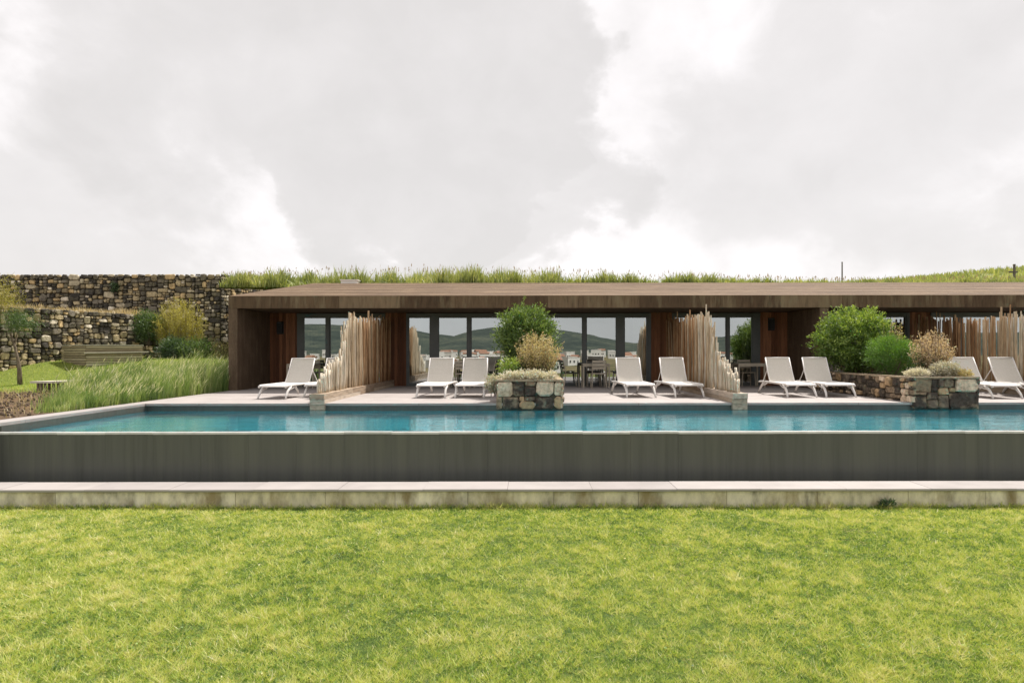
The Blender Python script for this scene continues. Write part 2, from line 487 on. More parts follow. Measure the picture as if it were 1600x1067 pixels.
# ================================================================== mesh helpers
class MB:
    """collects boxes, bars and tubes; build() links them as ONE mesh object"""

    def __init__(self):
        self.v = []
        self.f = []
        self.t = []

    def add(self, verts, faces, tone=0.5):
        o = len(self.v)
        self.v += [tuple(p) for p in verts]
        self.f += [tuple(i + o for i in q) for q in faces]
        self.t += [tone] * len(faces)

    def box(self, x0, x1, y0, y1, z0, z1, tone=0.5):
        vs = [(x, y, z) for z in (z0, z1) for y in (y0, y1) for x in (x0, x1)]
        self.add(vs, [(0, 2, 3, 1), (4, 5, 7, 6), (0, 1, 5, 4), (2, 6, 7, 3), (0, 4, 6, 2), (1, 3, 7, 5)], tone)
        return self

    def bevbox(self, x0, x1, y0, y1, z0, z1, b=0.01, tone=0.5):
        """box with chamfered long edges (section in YZ, along X)"""
        sec = [(y0 + b, z0), (y1 - b, z0), (y1, z0 + b), (y1, z1 - b), (y1 - b, z1), (y0 + b, z1), (y0, z1 - b), (y0, z0 + b)]
        vs = [(x0, y, z) for y, z in sec] + [(x1, y, z) for y, z in sec]
        fs = [(i, (i + 1) % 8, 8 + (i + 1) % 8, 8 + i) for i in range(8)]
        fs += [tuple(range(7, -1, -1)), tuple(range(8, 16))]
        self.add(vs, fs, tone)
        return self

    def obox(self, c, ax, ay, az, tone=0.5):
        c, ax, ay, az = map(Vector, (c, ax, ay, az))
        vs = [c + sx * ax + sy * ay + sz * az for sz in (-1, 1) for sy in (-1, 1) for sx in (-1, 1)]
        self.add(vs, [(0, 2, 3, 1), (4, 5, 7, 6), (0, 1, 5, 4), (2, 6, 7, 3), (0, 4, 6, 2), (1, 3, 7, 5)], tone)
        return self

    def tube(self, pts, radii, n=6, tone=0.5, squash=1.0):
        pts = [Vector(p) for p in pts]
        if isinstance(radii, (int, float)):
            radii = [radii] * len(pts)
        vs = []
        for i, p in enumerate(pts):
            d = (pts[min(i + 1, len(pts) - 1)] - pts[max(i - 1, 0)]).normalized()
            ref = Vector((1, 0, 0)) if abs(d.x) < 0.8 else Vector((0, 1, 0))
            s = d.cross(ref).normalized()
            u = d.cross(s).normalized()
            for k in range(n):
                a = 2 * math.pi * (k + 0.5) / n
                vs.append(p + radii[i] * (math.cos(a) * s + math.sin(a) * u * squash))
        fs = []
        for i in range(len(pts) - 1):
            for k in range(n):
                fs.append((i * n + k, i * n + (k + 1) % n, (i + 1) * n + (k + 1) % n, (i + 1) * n + k))
        fs.append(tuple(range(n - 1, -1, -1)))
        e = (len(pts) - 1) * n
        fs.append(tuple(e + k for k in range(n)))
        self.add(vs, fs, tone)
        return self

    def mesh(self, name, smooth=False):
        me = bpy.data.meshes.new(name)
        me.from_pydata(self.v, [], self.f)
        a = me.attributes.new('tone', 'FLOAT', 'FACE')
        a.data.foreach_set('value', self.t)
        if smooth:
            me.polygons.foreach_set('use_smooth', [True] * len(me.polygons))
        me.update()
        return me

    def build(self, name, mat, parent=None, smooth=False, loc=None):
        return link(name, self.mesh(name, smooth), mat, parent, loc)


def link(name, me, mat, parent=None, loc=None):
    if mat is not None and len(me.materials) == 0:
        me.materials.append(MAT[mat])
    o = bpy.data.objects.new(name, me)
    COL.objects.link(o)
    if parent is not None:
        o.parent = parent
    if loc is not None:
        o.location = loc
    return o


def tag(o, label=None, cat=None, group=None, kind=None):
    if label:
        o['label'] = label
    if cat:
        o['category'] = cat
    if group:
        o['group'] = group
    if kind:
        o['kind'] = kind
    return o


def thing(name, label, cat, loc=(0, 0, 0), rz=0.0, group=None):
    o = bpy.data.objects.new(name, None)
    o.empty_display_size = 0.2
    COL.objects.link(o)
    o.location = loc
    o.rotation_euler = (0, 0, rz)
    return tag(o, label, cat, group)


def copy_tree(o, parent=None):
    c = o.copy()
    COL.objects.link(c)
    c.parent = parent
    for ch in list(o.children):
        copy_tree(ch, c)
    return c


def np_mesh(name, verts, loops, sizes, tone=None, smooth=False):
    me = bpy.data.meshes.new(name)
    nv, nl, nf = len(verts), len(loops), len(sizes)
    me.vertices.add(nv)
    me.vertices.foreach_set('co', np.asarray(verts, dtype=np.float32).ravel())
    me.loops.add(nl)
    me.loops.foreach_set('vertex_index', np.asarray(loops, dtype=np.int32))
    me.polygons.add(nf)
    st = np.zeros(nf, dtype=np.int32)
    st[1:] = np.cumsum(sizes)[:-1]
    me.polygons.foreach_set('loop_start', st)
    if tone is not None:
        a = me.attributes.new('tone', 'FLOAT', 'FACE')
        a.data.foreach_set('value', np.asarray(tone, dtype=np.float32))
    me.update(calc_edges=True)
    return me


def grid_mesh(name, xs, ys, zf):
    X, Y = np.meshgrid(xs, ys)
    Z = zf(X, Y)
    v = np.stack([X, Y, Z], -1).reshape(-1, 3)
    nx, ny = len(xs), len(ys)
    i = np.arange(nx - 1)[None, :] + (np.arange(ny - 1) * nx)[:, None]
    q = np.stack([i, i + 1, i + nx + 1, i + nx], -1).reshape(-1, 4)
    me = np_mesh(name, v, q.ravel(), np.full(len(q), 4))
    me.polygons.foreach_set('use_smooth', [True] * len(me.polygons))
    return me


def unit(a):
    return a / np.maximum(np.linalg.norm(a, axis=-1, keepdims=True), 1e-9)


def blades(name, P, H, Wd, lean, tone, curl=None, segs=2):
    """grass blades: P base (N,3), H height, Wd width, lean (N,2) horizontal offset of the tip"""
    n = len(P)
    ang = RNG.uniform(0, math.pi, n)
    side = np.stack([np.cos(ang), np.sin(ang), np.zeros(n)], -1) * (Wd[:, None] / 2)
    ln = np.concatenate([lean, np.zeros((n, 1))], 1)
    up = np.array([0, 0, 1.0])
    tip = P + up * H[:, None] + ln
    if segs == 1:
        v = np.stack([P - side, P + side, tip], 1).reshape(-1, 3)
        loops = np.arange(3 * n)
        return np_mesh(name, v, loops, np.full(n, 3), tone)
    mid = P + up * (H * 0.6)[:, None] + ln * 0.3
    v = np.stack([P - side, P + side, mid + side * 0.8, mid - side * 0.8, tip], 1).reshape(-1, 3)
    b = (np.arange(n) * 5)[:, None]
    loops = np.concatenate([b + 0, b + 1, b + 2, b + 3, b + 3, b + 2, b + 4], 1).ravel()
    sizes = np.tile([4, 3], n)
    return np_mesh(name, v, loops, sizes, np.repeat(tone, 2))


def leaves(name, P, D, Ln, Wd, tone):
    n = len(P)
    D = unit(D)
    s = unit(np.cross(D, RNG.normal(size=(n, 3))))
    nn = np.cross(D, s)
    m = P + D * (Ln * 0.45)[:, None] - nn * (Wd * 0.18)[:, None]
    v = np.stack([P, m + s * (Wd / 2)[:, None], P + D * Ln[:, None], m - s * (Wd / 2)[:, None]], 1).reshape(-1, 3)
    return np_mesh(name, v, np.arange(4 * n), np.full(n, 4), tone)


_G = RNG.uniform(0, 1, (256, 256))


def vnoise(x, y):
    xi = np.floor(x).astype(int)
    yi = np.floor(y).astype(int)
    fx = x - xi
    fy = y - yi
    fx = fx * fx * (3 - 2 * fx)
    fy = fy * fy * (3 - 2 * fy)
    a = _G[xi % 256, yi % 256]
    b = _G[(xi + 1) % 256, yi % 256]
    c = _G[xi % 256, (yi + 1) % 256]
    d = _G[(xi + 1) % 256, (yi + 1) % 256]
    return (a * (1 - fx) + b * fx) * (1 - fy) + (c * (1 - fx) + d * fx) * fy


def fbm(x, y, o=4):
    s, w, t = 0, 0.5, 0
    for k in range(o):
        s = s + w * vnoise(x * 2 ** k + 17 * k, y * 2 ** k + 31 * k)
        t += w
        w *= 0.55
    return s / t


# ---------------------------------------------------------------- stones
def clip(poly, px, py, nx, ny):
    """keep the side where (p - (px,py)).n <= 0"""
    out = []
    m = len(poly)
    for i in range(m):
        a, b = poly[i], poly[(i + 1) % m]
        da = (a[0] - px) * nx + (a[1] - py) * ny
        db = (b[0] - px) * nx + (b[1] - py) * ny
        if da <= 0:
            out.append(a)
        if (da < 0 < db) or (db < 0 < da):
            k = da / (da - db)
            out.append((a[0] + (b[0] - a[0]) * k, a[1] + (b[1] - a[1]) * k))
    return out


def stone_cells(Wd, H, sx, sy, rnd, jit=0.36, merge=0.0):
    """random rubble: blocks of very unequal size, corners knocked off"""
    out = []
    stack = [(0.0, 0.0, Wd, H)]
    while stack:
        x, y, w, h = stack.pop()
        lim = rnd.choice([0.55, 0.8, 1.0, 1.0, 1.3, 1.7])
        if w > sx * lim * 1.25 and (w / sx >= h / sy or h < sy * lim):
            k = rnd.uniform(0.32, 0.68) * w
            stack += [(x, y, k, h), (x + k, y, w - k, h)]
        elif h > sy * lim * 1.25:
            k = rnd.uniform(0.32, 0.68) * h
            stack += [(x, y, w, k), (x, y + k, w, h - k)]
        else:
            out.append((x, y, w, h))
    cells = []
    for x, y, w, h in out:
        m = min(w, h)
        p = []
        for (cx, cy), (ax, ay), (bx, by) in (((x, y), (0, 1), (1, 0)), ((x + w, y), (-1, 0), (0, 1)),
                                             ((x + w, y + h), (0, -1), (-1, 0)), ((x, y + h), (1, 0), (0, -1))):
            k1, k2 = rnd.uniform(0.06, 0.46) * m, rnd.uniform(0.06, 0.46) * m
            e = rnd.uniform(-0.05, 0.10) * m
            p.append((cx + ax * k1 + abs(ay) * 0 + bx * e, cy + ay * k1 + by * e))
            p.append((cx + bx * k2 + ax * e, cy + by * k2 + ay * e))
        cells.append(p)
    return cells


def stone_into(mb, poly, org, u, n, gap, depth, rnd, tone):
    cx = sum(p[0] for p in poly) / len(poly)
    cy = sum(p[1] for p in poly) / len(poly)
    # drop near-duplicate corners
    q = []
    for p in poly:
        if not q or math.hypot(p[0] - q[-1][0], p[1] - q[-1][1]) > 0.025:
            q.append(p)
    if len(q) > 3 and math.hypot(q[0][0] - q[-1][0], q[0][1] - q[-1][1]) < 0.025:
        q.pop()
    if len(q) < 3:
        return False
    rad = sum(math.hypot(p[0] - cx, p[1] - cy) for p in q) / len(q)
    if rad < gap * 1.6:
        return False
    d = depth * rnd.uniform(0.5, 1.25)
    tx, ty = rnd.uniform(-0.16, 0.16), rnd.uniform(-0.16, 0.16)
    u, n, org = Vector(u), Vector(n), Vector(org)
    rings = [(1 - gap / rad, 0.0), (1 - gap / rad * 1.25, 0.62), (0.74, 1.0)]
    vs = []
    jj = [rnd.uniform(0.93, 1.05) for _ in q]
    for s, h in rings:
        for p, jt in zip(q, jj):
            a = cx + (p[0] - cx) * s * jt
            b = cy + (p[1] - cy) * s * jt
            hh = d * h + (tx * (a - cx) + ty * (b - cy)) * h
            vs.append(org + u * a + Vector((0, 0, b)) + n * hh)
    m = len(q)
    fs = []
    for r_ in range(2):
        for k in range(m):
            fs.append((r_ * m + k, r_ * m + (k + 1) % m, (r_ + 1) * m + (k + 1) % m, (r_ + 1) * m + k))
    fs.append(tuple(2 * m + k for k in range(m)))
    mb.add(vs, fs, tone)
    return True


def stone_face(parent, org, u, n, Wd, H, sx, sy, gap, depth, mat, rnd, tones, limit, skip=None, merge=0.05, jit=0.36, given=None):
    cells = given if given else stone_cells(Wd, H, sx, sy, rnd, jit, merge)
    info = []
    for c in cells:
        A = abs(sum(c[i][0] * c[(i + 1) % len(c)][1] - c[(i + 1) % len(c)][0] * c[i][1] for i in range(len(c)))) / 2
        info.append((A, c))
    info.sort(key=lambda e: -e[0])
    rest = MB()
    cnt = 0
    for A, c in info:
        mid = sum(p[0] for p in c) / len(c), sum(p[1] for p in c) / len(c)
        if skip and skip(*mid):
            continue
        tone = tones(mid, A, rnd)
        if cnt < limit:
            mb = MB()
            if stone_into(mb, c, org, u, n, gap, depth, rnd, tone):
                mb.build('stone', mat, parent)
                cnt += 1
        else:
            stone_into(rest, c, org, u, n, gap, depth, rnd, tone)
    if rest.v:
        tag(rest.build('stonework', mat, parent), kind='stuff')
    return cnt


# ================================================================== SETTING
DECK_Y = 14.0
LIP_Y = 10.05
WATER_Z = -0.146
ROOF_Y = 18.83
BACK_Y = 21.2
X_END = 26.6
POOL_X0 = -8.38


# ground reaching the horizon
def ground_z(X, Y):
    z = np.where(Y > 9.28, -2.6, -1.1)
    s = np.clip((-24 - Y) / 110, 0, 1)
    s = s * s * (3 - 2 * s)
    z = z - 8.5 * s + 6.5 * np.clip((-180 - Y) / 450, 0, 1)
    z = z + np.where(Y < 9.0, (fbm(X * 0.5, Y * 0.5) - 0.5) * 0.05, 0)
    return z


xs = np.concatenate([np.linspace(-3000, -60, 20), np.linspace(-50, 50, 90), np.linspace(60, 3000, 20)])
ys = np.concatenate([np.linspace(-3000, -260, 18), np.linspace(-240, -22, 24), np.linspace(-18, 9.2, 60), [9.27, 9.3], np.linspace(12, 60, 12), np.linspace(80, 3000, 12)])
tag(link('ground', grid_mesh('ground', xs, ys, ground_z), 'lawn'), kind='structure')


# hillside behind the house and behind the upper wall
def hill_z(X, Y):
    z = 3.80 + (Y - 26.3) * 0.078
    z = z + 4.4 * np.exp(-((X - 80) / 38) ** 2 - ((Y - 75) / 30) ** 2)
    z = z + (fbm(X * 0.25, Y * 0.25) - 0.5) * 0.35 * np.clip((Y - 26.3) / 6, 0, 1)
    return np.minimum(z, 24)


xs = np.concatenate([np.linspace(-13.0, 40, 60), np.linspace(44, 260, 40)])
ys = np.concatenate([np.linspace(26.32, 40, 24), np.linspace(43, 260, 40)])
hm = grid_mesh('hillside', xs, ys, hill_z)
tag(link('hillside', hm, 'hill'), kind='structure')
xs = np.linspace(-160, -13.05, 60)
ys = np.concatenate([np.linspace(34.2, 60, 20), np.linspace(64, 260, 20)])
tag(link('hillside', grid_mesh('hillside', xs, ys, lambda X, Y: 4.62 + (Y - 30) * 0.07 + 0 * X), 'hill'), kind='structure')
xs = np.linspace(-60, -14.55, 30)
ys = np.linspace(30.3, 34.25, 5)
tag(link('hillside', grid_mesh('hillside', xs, ys, lambda X, Y: 4.6 + (Y - 30) * 0.07 + 0 * X), 'hill'), kind='structure')


# planted bank beside the pool, rising to the stone walls
def bank_z(X, Y):
    s = np.clip((Y - 19.5) / 4.5, 0, 1)
    s = s * s * (3 - 2 * s)
    z = -0.02 + 0.78 * s
    z = z + 0.10 * np.clip((-9.2 - X) / 3.0, 0, 1) * np.clip((Y - 10) / 4, 0, 1)
    return z + (fbm(X * 0.9 + 40, Y * 0.9) - 0.5) * 0.10 * np.clip((-8.9 - X) / 0.5, 0, 1)


xs = np.linspace(-45, -8.74, 130)
ys = np.linspace(9.25, 30.2, 90)
tag(link('bank', grid_mesh('bank', xs, ys, bank_z), 'bank'), kind='structure')
# terrace between the two stone walls
tb = MB()
tb.add([(-30, 19.8, 2.62), (-18.75, 19.8, 2.62), (-15.85, 27.6, 2.62), (-15.85, 30.0, 2.62), (-30, 30.0, 2.62)], [(0, 1, 2, 3, 4)])
tag(tb.build('terrace', 'soil'), kind='structure')

# far hills and valley behind the photographer (they show in the window glass)
xs = np.linspace(-2600, 2600, 120)
ys = np.linspace(-2800, -620, 40)


def farhill_z(X, Y):
    d = -Y
    base = np.clip((d - 640) / 700, 0, 1)
    base = base * base * (3 - 2 * base)
    u = X / 1380
    crest = np.interp(u, [-2, -.6, -.3, -.2, -.142, -.11, -.09, -.058, .0, .07, .10, .135, .2, .3, .6, 2],
                      [30, 36, 45, 40, 29, 24, 34, 38, 37, 33, 24, 16, 12, 25, 30, 30])
    prof = 13 + crest * 1.38 + 9 * (fbm(X / 90 + 9, Y / 90) - 0.5)
    return -12 + base * prof


tag(link('hills', grid_mesh('hills', xs, ys, farhill_z), 'farhill'), kind='structure')

# ------------------------------------------------------------------ pool
pool = thing('infinity_pool', 'long infinity pool with turquoise water and dark tiled overflow wall', 'pool', (9, 12, -1.3))


def place(o, parent):
    """parent an object built in world coordinates to an Empty standing elsewhere"""
    o.parent = parent
    o.location = Vector(o.location) - Vector(parent.location)
    return o


mb = MB()
x0, x1 = POOL_X0, X_END
mb.box(x0 - 0.3, x1, LIP_Y, DECK_Y + 0.3, -1.45, -1.25)                # floor
mb.box(x0 - 0.3, x1, DECK_Y + 0.04, DECK_Y + 0.3, -1.25, -0.055)        # back wall
mb.box(x0 - 0.3, x0, LIP_Y + 0.21, DECK_Y + 0.04, -1.25, -0.055)               # end wall
place(mb.build('basin', 'pool'), pool)
mb = MB()
mb.box(x0, x1, LIP_Y + 0.055, DECK_Y + 0.035, -0.35, WATER_Z)
wm = bpy.data.meshes.new('water_surface')
wm.from_pydata([(x0, LIP_Y + 0.02, WATER_Z), (x1, LIP_Y + 0.02, WATER_Z), (x1, DECK_Y + 0.05, WATER_Z), (x0, DECK_Y + 0.05, WATER_Z)], [], [(0, 1, 2, 3)])
place(link('water_surface', wm, 'water'), pool)
# overflow wall: core, tiles and the wet lip, piece by piece
mb = MB()
mb.box(-12, x1, LIP_Y + 0.012, LIP_Y + 0.18, -1.4, WATER_Z - 0.03)
place(mb.build('wall_core', 'mortar'), pool)
# rear waterline band under the deck edge, grey tile
mb = MB()
mb.box(x0, x1, DECK_Y + 0.022, DECK_Y + 0.038, -0.42, -0.05)
mb.box(x0 + 0.002, x0 + 0.016, LIP_Y + 0.1, DECK_Y + 0.02, -0.42, -0.05)
o = place(mb.build('waterline_tile_band', 'tile'), pool)
o['tone'] = 0.9
tw = 0.75
k = 0
x = -11.9
tile_me = MB().box(0, tw - 0.0015, 0, 0.012, -1.22 - WATER_Z, -0.03).mesh('wall_tile')
tile_me.materials.append(MAT['tile'])
lip_me = MB().bevbox(0, tw - 0.004, -0.012, 0.085, -0.03, 0.006, 0.004).mesh('lip_tile')
lip_me.materials.append(MAT['lip'])
while x < x1 - tw:
    o = link('wall_tile', tile_me, None, pool, Vector((x, LIP_Y + random.uniform(-0.0015, 0.0015), WATER_Z)) - Vector(pool.location))
    o['tone'] = random.random()
    o = link('lip_tile', lip_me, None, pool, Vector((x, LIP_Y, WATER_Z + random.uniform(-0.003, 0.003))) - Vector(pool.location))
    o['tone'] = random.random()
    x += tw

# catch channel, ledge slabs and the concrete base wall
chan = MB()
chan.box(-12, x1, 9.25, LIP_Y + 0.01, -1.5, -1.05)
tag(chan.build('catch_channel', 'tile'), 'dark catch channel between overflow wall and pale ledge', 'channel')['tone'] = 0.2
ledge = thing('stone_ledge', 'pale stone ledge running along the foot of the pool wall', 'ledge', (0, 9.33, -0.86))
x = -12.3
while x < x1 - 1.1:
    w = 1.2
    mbx = MB().bevbox(0, w - 0.004, -0.275, 0.27, -0.006, 0.03, 0.006)
    o = mbx.build('slab', 'coping', ledge, loc=(x, 0, random.uniform(-0.002, 0.002)))
    o['tone'] = random.random()
    x += w
basew = thing('retaining_wall', 'low stained concrete base wall between the lawn and the pale ledge', 'wall', (0, 9.3, -1.1))
x = -12.4
while x < x1 - 1.2:
    w = random.uniform(0.95, 1.3)
    o = MB().bevbox(0, w - 0.006, -0.2, 0.0, -0.3, 0.232, 0.006).build('concrete_block', 'concrete', basew, loc=(x, random.uniform(-0.004, 0.004), 0))
    o['tone'] = random.random()
    x += w
# fill under the coping at the pool's end, and the coping itself
cop = thing('pool_coping', 'pale stone coping along the planted end of the pool', 'coping', (-8.56, 12, 0))
y = 9.8
while y < 13.9:
    ln = min(0.84, 13.965 - y)
    o = MB().box(-0.19, 0.19, 0, ln - 0.004, -0.05, 0.0).build('slab', 'coping', cop, loc=(0, y - 12, 0))
    o['tone'] = random.random()
    y += 0.84
MB().box(-0.19, 0.185, -2.19, -1.77, -1.4, -0.052).build('wall_core', 'tile', cop)['tone'] = 0.5

# deck
db = MB()
db.box(-8.76, X_END, DECK_Y - 0.03, 26.0, -0.05, 0.0)
tag(db.build('deck', 'deck'), kind='structure')

# ================================================================== BUILDING
bld = thing('pavilion_house', 'long low brown pavilion with deep roof edge and glass doors', 'house', (0, 0, 0))
xa, xb = -8.83, X_END
rf = MB()
pr = [(ROOF_Y + 0.03, 2.425), (ROOF_Y + 0.03, 2.752), (26.3, 3.93), (26.3, 2.425)]
rf.add([(xa + 0.02, y, z) for y, z in pr] + [(xb, y, z) for y, z in pr],
       [(0, 1, 2, 3), (7, 6, 5, 4), (0, 4, 5, 1), (1, 5, 6, 2), (2, 6, 7, 3), (3, 7, 4, 0)])
roof = rf.build('roof', 'fin', bld)
# roof boards laid along the slope edge
sl = math.atan2(3.93 - 2.752, 26.3 - ROOF_Y - 0.03)
nb = 17
for k in range(nb):
    t0, t1 = k / nb, (k + 1) / nb
    ya, yb = ROOF_Y + 0.03 + t0 * 7.44, ROOF_Y + 0.03 + t1 * 7.44
    za, zb = 2.756 + t0 * 1.178, 2.756 + t1 * 1.178
    up = random.uniform(0.0, 0.005)
    m2 = MB()
    e = 0.004
    m2.add([(xa, ya, za), (xb, ya, za), (xb, yb - e, zb - 0.002), (xa, yb - e, zb - 0.002),
            (xa, ya, za + 0.03 + up), (xb, ya, za + 0.03 + up), (xb, yb - e, zb + 0.022 + up), (xa, yb - e, zb + 0.022 + up)],
           [(3, 2, 1, 0), (4, 5, 6, 7), (0, 1, 5, 4), (2, 3, 7, 6), (1, 2, 6, 5), (3, 0, 4, 7)])
    m2.build('plank', 'roof', roof)
# fascia panels
x = xa
widths = []
while x < xb - 0.4:
    w = random.choice([1.1, 1.45, 1.8, 0.9])
    w = min(w, xb - x)
    o = MB().box(x, x + w - 0.005, ROOF_Y - 0.012, ROOF_Y + 0.028, 2.415, 2.772).build('fascia_panel', 'fascia', bld)
    o['tone'] = random.uniform(0.1, 0.95)
    x += w
# side and party fins
for cx in (-8.70, 8.70, 26.0):
    MB().box(cx - 0.13, cx + 0.13, ROOF_Y + (0.0 if cx < 0 else 0.002), BACK_Y + 0.06, -0.04, 2.413).build('fin_wall', 'fin', bld)
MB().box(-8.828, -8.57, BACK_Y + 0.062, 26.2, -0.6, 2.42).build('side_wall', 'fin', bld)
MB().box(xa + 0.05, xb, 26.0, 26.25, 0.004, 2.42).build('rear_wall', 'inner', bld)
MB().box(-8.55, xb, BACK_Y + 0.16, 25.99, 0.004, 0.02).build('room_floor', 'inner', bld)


def planks(x0, x1, parent, mat='clad', y=BACK_Y, z0=0.0, z1=2.42):
    m_ = MB()
    x = x0
    while x < x1 - 0.005:
        w = min(random.uniform(0.085, 0.115), x1 - x)
        if x1 - x - w < 0.03:
            w = x1 - x
        d = random.uniform(0.0, 0.008)
        m_.box(x + 0.003, x + w - 0.003, y - d, y + 0.1, z0, z1, random.random())
        x += w
    m_.box(x0, x1, y + 0.03, y + 0.12, z0, z1, 0.0)
    return tag(m_.build('plank_cladding', mat, parent), kind='stuff')


def curtain(parent, x0, x1, y):
    n = max(6, int((x1 - x0) / 0.045))
    vs, fs = [], []
    for i in range(n + 1):
        x = x0 + (x1 - x0) * i / n
        d = 0.05 * math.sin(i * 1.9) + random.uniform(-0.01, 0.01)
        vs += [(x, y + d, 0.03), (x, y + d * 0.6, 2.33)]
    for i in range(n):
        fs.append((2 * i, 2 * i + 2, 2 * i + 3, 2 * i + 1))
    m_ = MB()
    m_.add(vs, fs)
    return m_.build('curtain', 'curtain', parent)


def glazing(x0, x1, panes, heavy):
    """one door opening: fixed frame, mullions, panes as children"""
    fr = MB()
    y0, y1 = BACK_Y - 0.03, BACK_Y + 0.10
    fr.box(x0, x1, y0, y1, 2.315, 2.40)                    # head
    fr.box(x0, x1, y0 + 0.01, y1, -0.002, 0.035)              # sill
    edges = [x0] + [v for p in panes for v in p] + [x1]
    for i in range(0, len(edges), 2):
        a, b = edges[i], edges[i + 1]
        dd = 0.02 if (b - a) > 0.2 else 0.0
        fr.box(a, b, y0 + 0.004 + dd, y1 - 0.002, 0.033, 2.318)
    f = fr.build('door_frame', 'frame', bld)
    for a, b in panes:
        s = MB()
        w = 0.035
        s.box(a, b, BACK_Y + 0.005, BACK_Y + 0.05, 0.035, 0.10)
        s.box(a, b, BACK_Y + 0.005, BACK_Y + 0.05, 2.25, 2.316)
        s.box(a, a + w, BACK_Y + 0.006, BACK_Y + 0.049, 0.10, 2.25)
        s.box(b - w, b, BACK_Y + 0.006, BACK_Y + 0.049, 0.10, 2.25)
        s.build('sash', 'frame', f)
        p = MB().box(a + w - 0.005, b - w + 0.005, BACK_Y + 0.024, BACK_Y + 0.034, 0.095, 2.255)
        me = bpy.data.meshes.new('pane')
        yy = BACK_Y + 0.028
        me.from_pydata([(a + w - 0.005, yy, 0.095), (b - w + 0.005, yy, 0.095), (b - w + 0.005, yy, 2.255), (a + w - 0.005, yy, 2.255)], [], [(0, 1, 2, 3)])
        link('pane', me, 'glass', f)
    return f


for C in (0.0, 17.36):
    S = lambda v: C + v
    planks(S(-8.57), S(-7.67), bld)
    planks(S(-4.75), S(-4.05), bld)
    planks(S(4.05), S(4.75), bld)
    if C == 0:
        planks(S(7.67), S(8.57), bld)
    else:
        planks(S(7.67), 25.87, bld)
    glazing(S(-7.67), S(-4.75), [(S(-7.47), S(-6.70)), (S(-6.60), S(-4.83))], True)
    glazing(S(-4.05), S(4.05), [(S(-3.99), S(-3.25)), (S(-3.0), S(-2.02)), (S(-1.92), S(-0.06)), (S(0.06), S(1.80)), (S(1.90), S(2.92)), (S(3.16), S(3.93))], True)
    glazing(S(4.75), S(7.67), [(S(4.83), S(6.56)), (S(6.64), S(7.42))], True)
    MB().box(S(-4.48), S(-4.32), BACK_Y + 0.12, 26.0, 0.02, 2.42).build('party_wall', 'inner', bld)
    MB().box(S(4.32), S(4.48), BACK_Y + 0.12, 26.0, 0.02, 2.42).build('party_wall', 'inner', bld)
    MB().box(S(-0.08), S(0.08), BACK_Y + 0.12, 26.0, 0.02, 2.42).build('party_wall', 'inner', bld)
    if C == 0:
        MB().box(8.6, 8.8, BACK_Y + 0.13, 26.0, 0.02, 2.42).build('party_wall', 'inner', bld)
    curtain(bld, S(7.15), S(7.45), BACK_Y + 0.3)
    curtain(bld, S(3.5), S(3.95), BACK_Y + 0.3)
    curtain(bld, S(-3.95), S(-3.6), BACK_Y + 0.3)
# white roof hatch at the ridge
ht = thing('roof_hatch', 'small white hatch lying at the rear edge of the brown roof', 'hatch', (-7.3, 26.2, 3.92))
MB().box(-0.33, 0.33, -0.2, 0.2, -0.05, 0.12).build('curb', 'white', ht)
MB().box(-0.36, 0.36, -0.23, 0.23, 0.12, 0.16).build('lid', 'white', ht)


def wall_lamp(x, z, label):
    t = thing('wall_lamp', label, 'lamp', (x, BACK_Y - 0.005, z), group='wall lamps in the porches')
    MB().box(-0.085, 0.085, -0.10, 0.0, -0.16, 0.16).build('housing', 'black', t)
    MB().box(-0.11, 0.11, -0.012, 0.002, -0.21, 0.21).build('back_plate', 'black', t)
    MB().box(-0.07, 0.07, -0.09, -0.01, 0.16, 0.175).build('lens', 'frame', t)
    return t


wall_lamp(-8.22, 1.93, 'black box wall lamp beside the side wall next to tall grasses')
wall_lamp(8.03, 2.03, 'black box wall lamp beside the party wall behind the big green bush')


# ================================================================== FENCES
pole_meshes = []
for k in range(7):
    rr = random.Random(50 + k)
    pts, rad = [], []
    r0 = rr.uniform(0.015, 0.027)
    bx = rr.uniform(-0.012, 0.012)
    by = rr.uniform(-0.012, 0.012)
    for j in range(5):
        z = j / 4
        w = math.sin(z * math.pi * rr.uniform(0.8, 1.4))
        pts.append((bx * w + rr.uniform(-0.005, 0.005), by * w + rr.uniform(-0.005, 0.005), z))
        rad.append(r0 * (1.06 - 0.25 * z) * rr.uniform(0.93, 1.07))
    me = MB().tube(pts, rad, 6).mesh('stake', smooth=True)
    me.materials.append(MAT['pole'])
    pole_meshes.append(me)


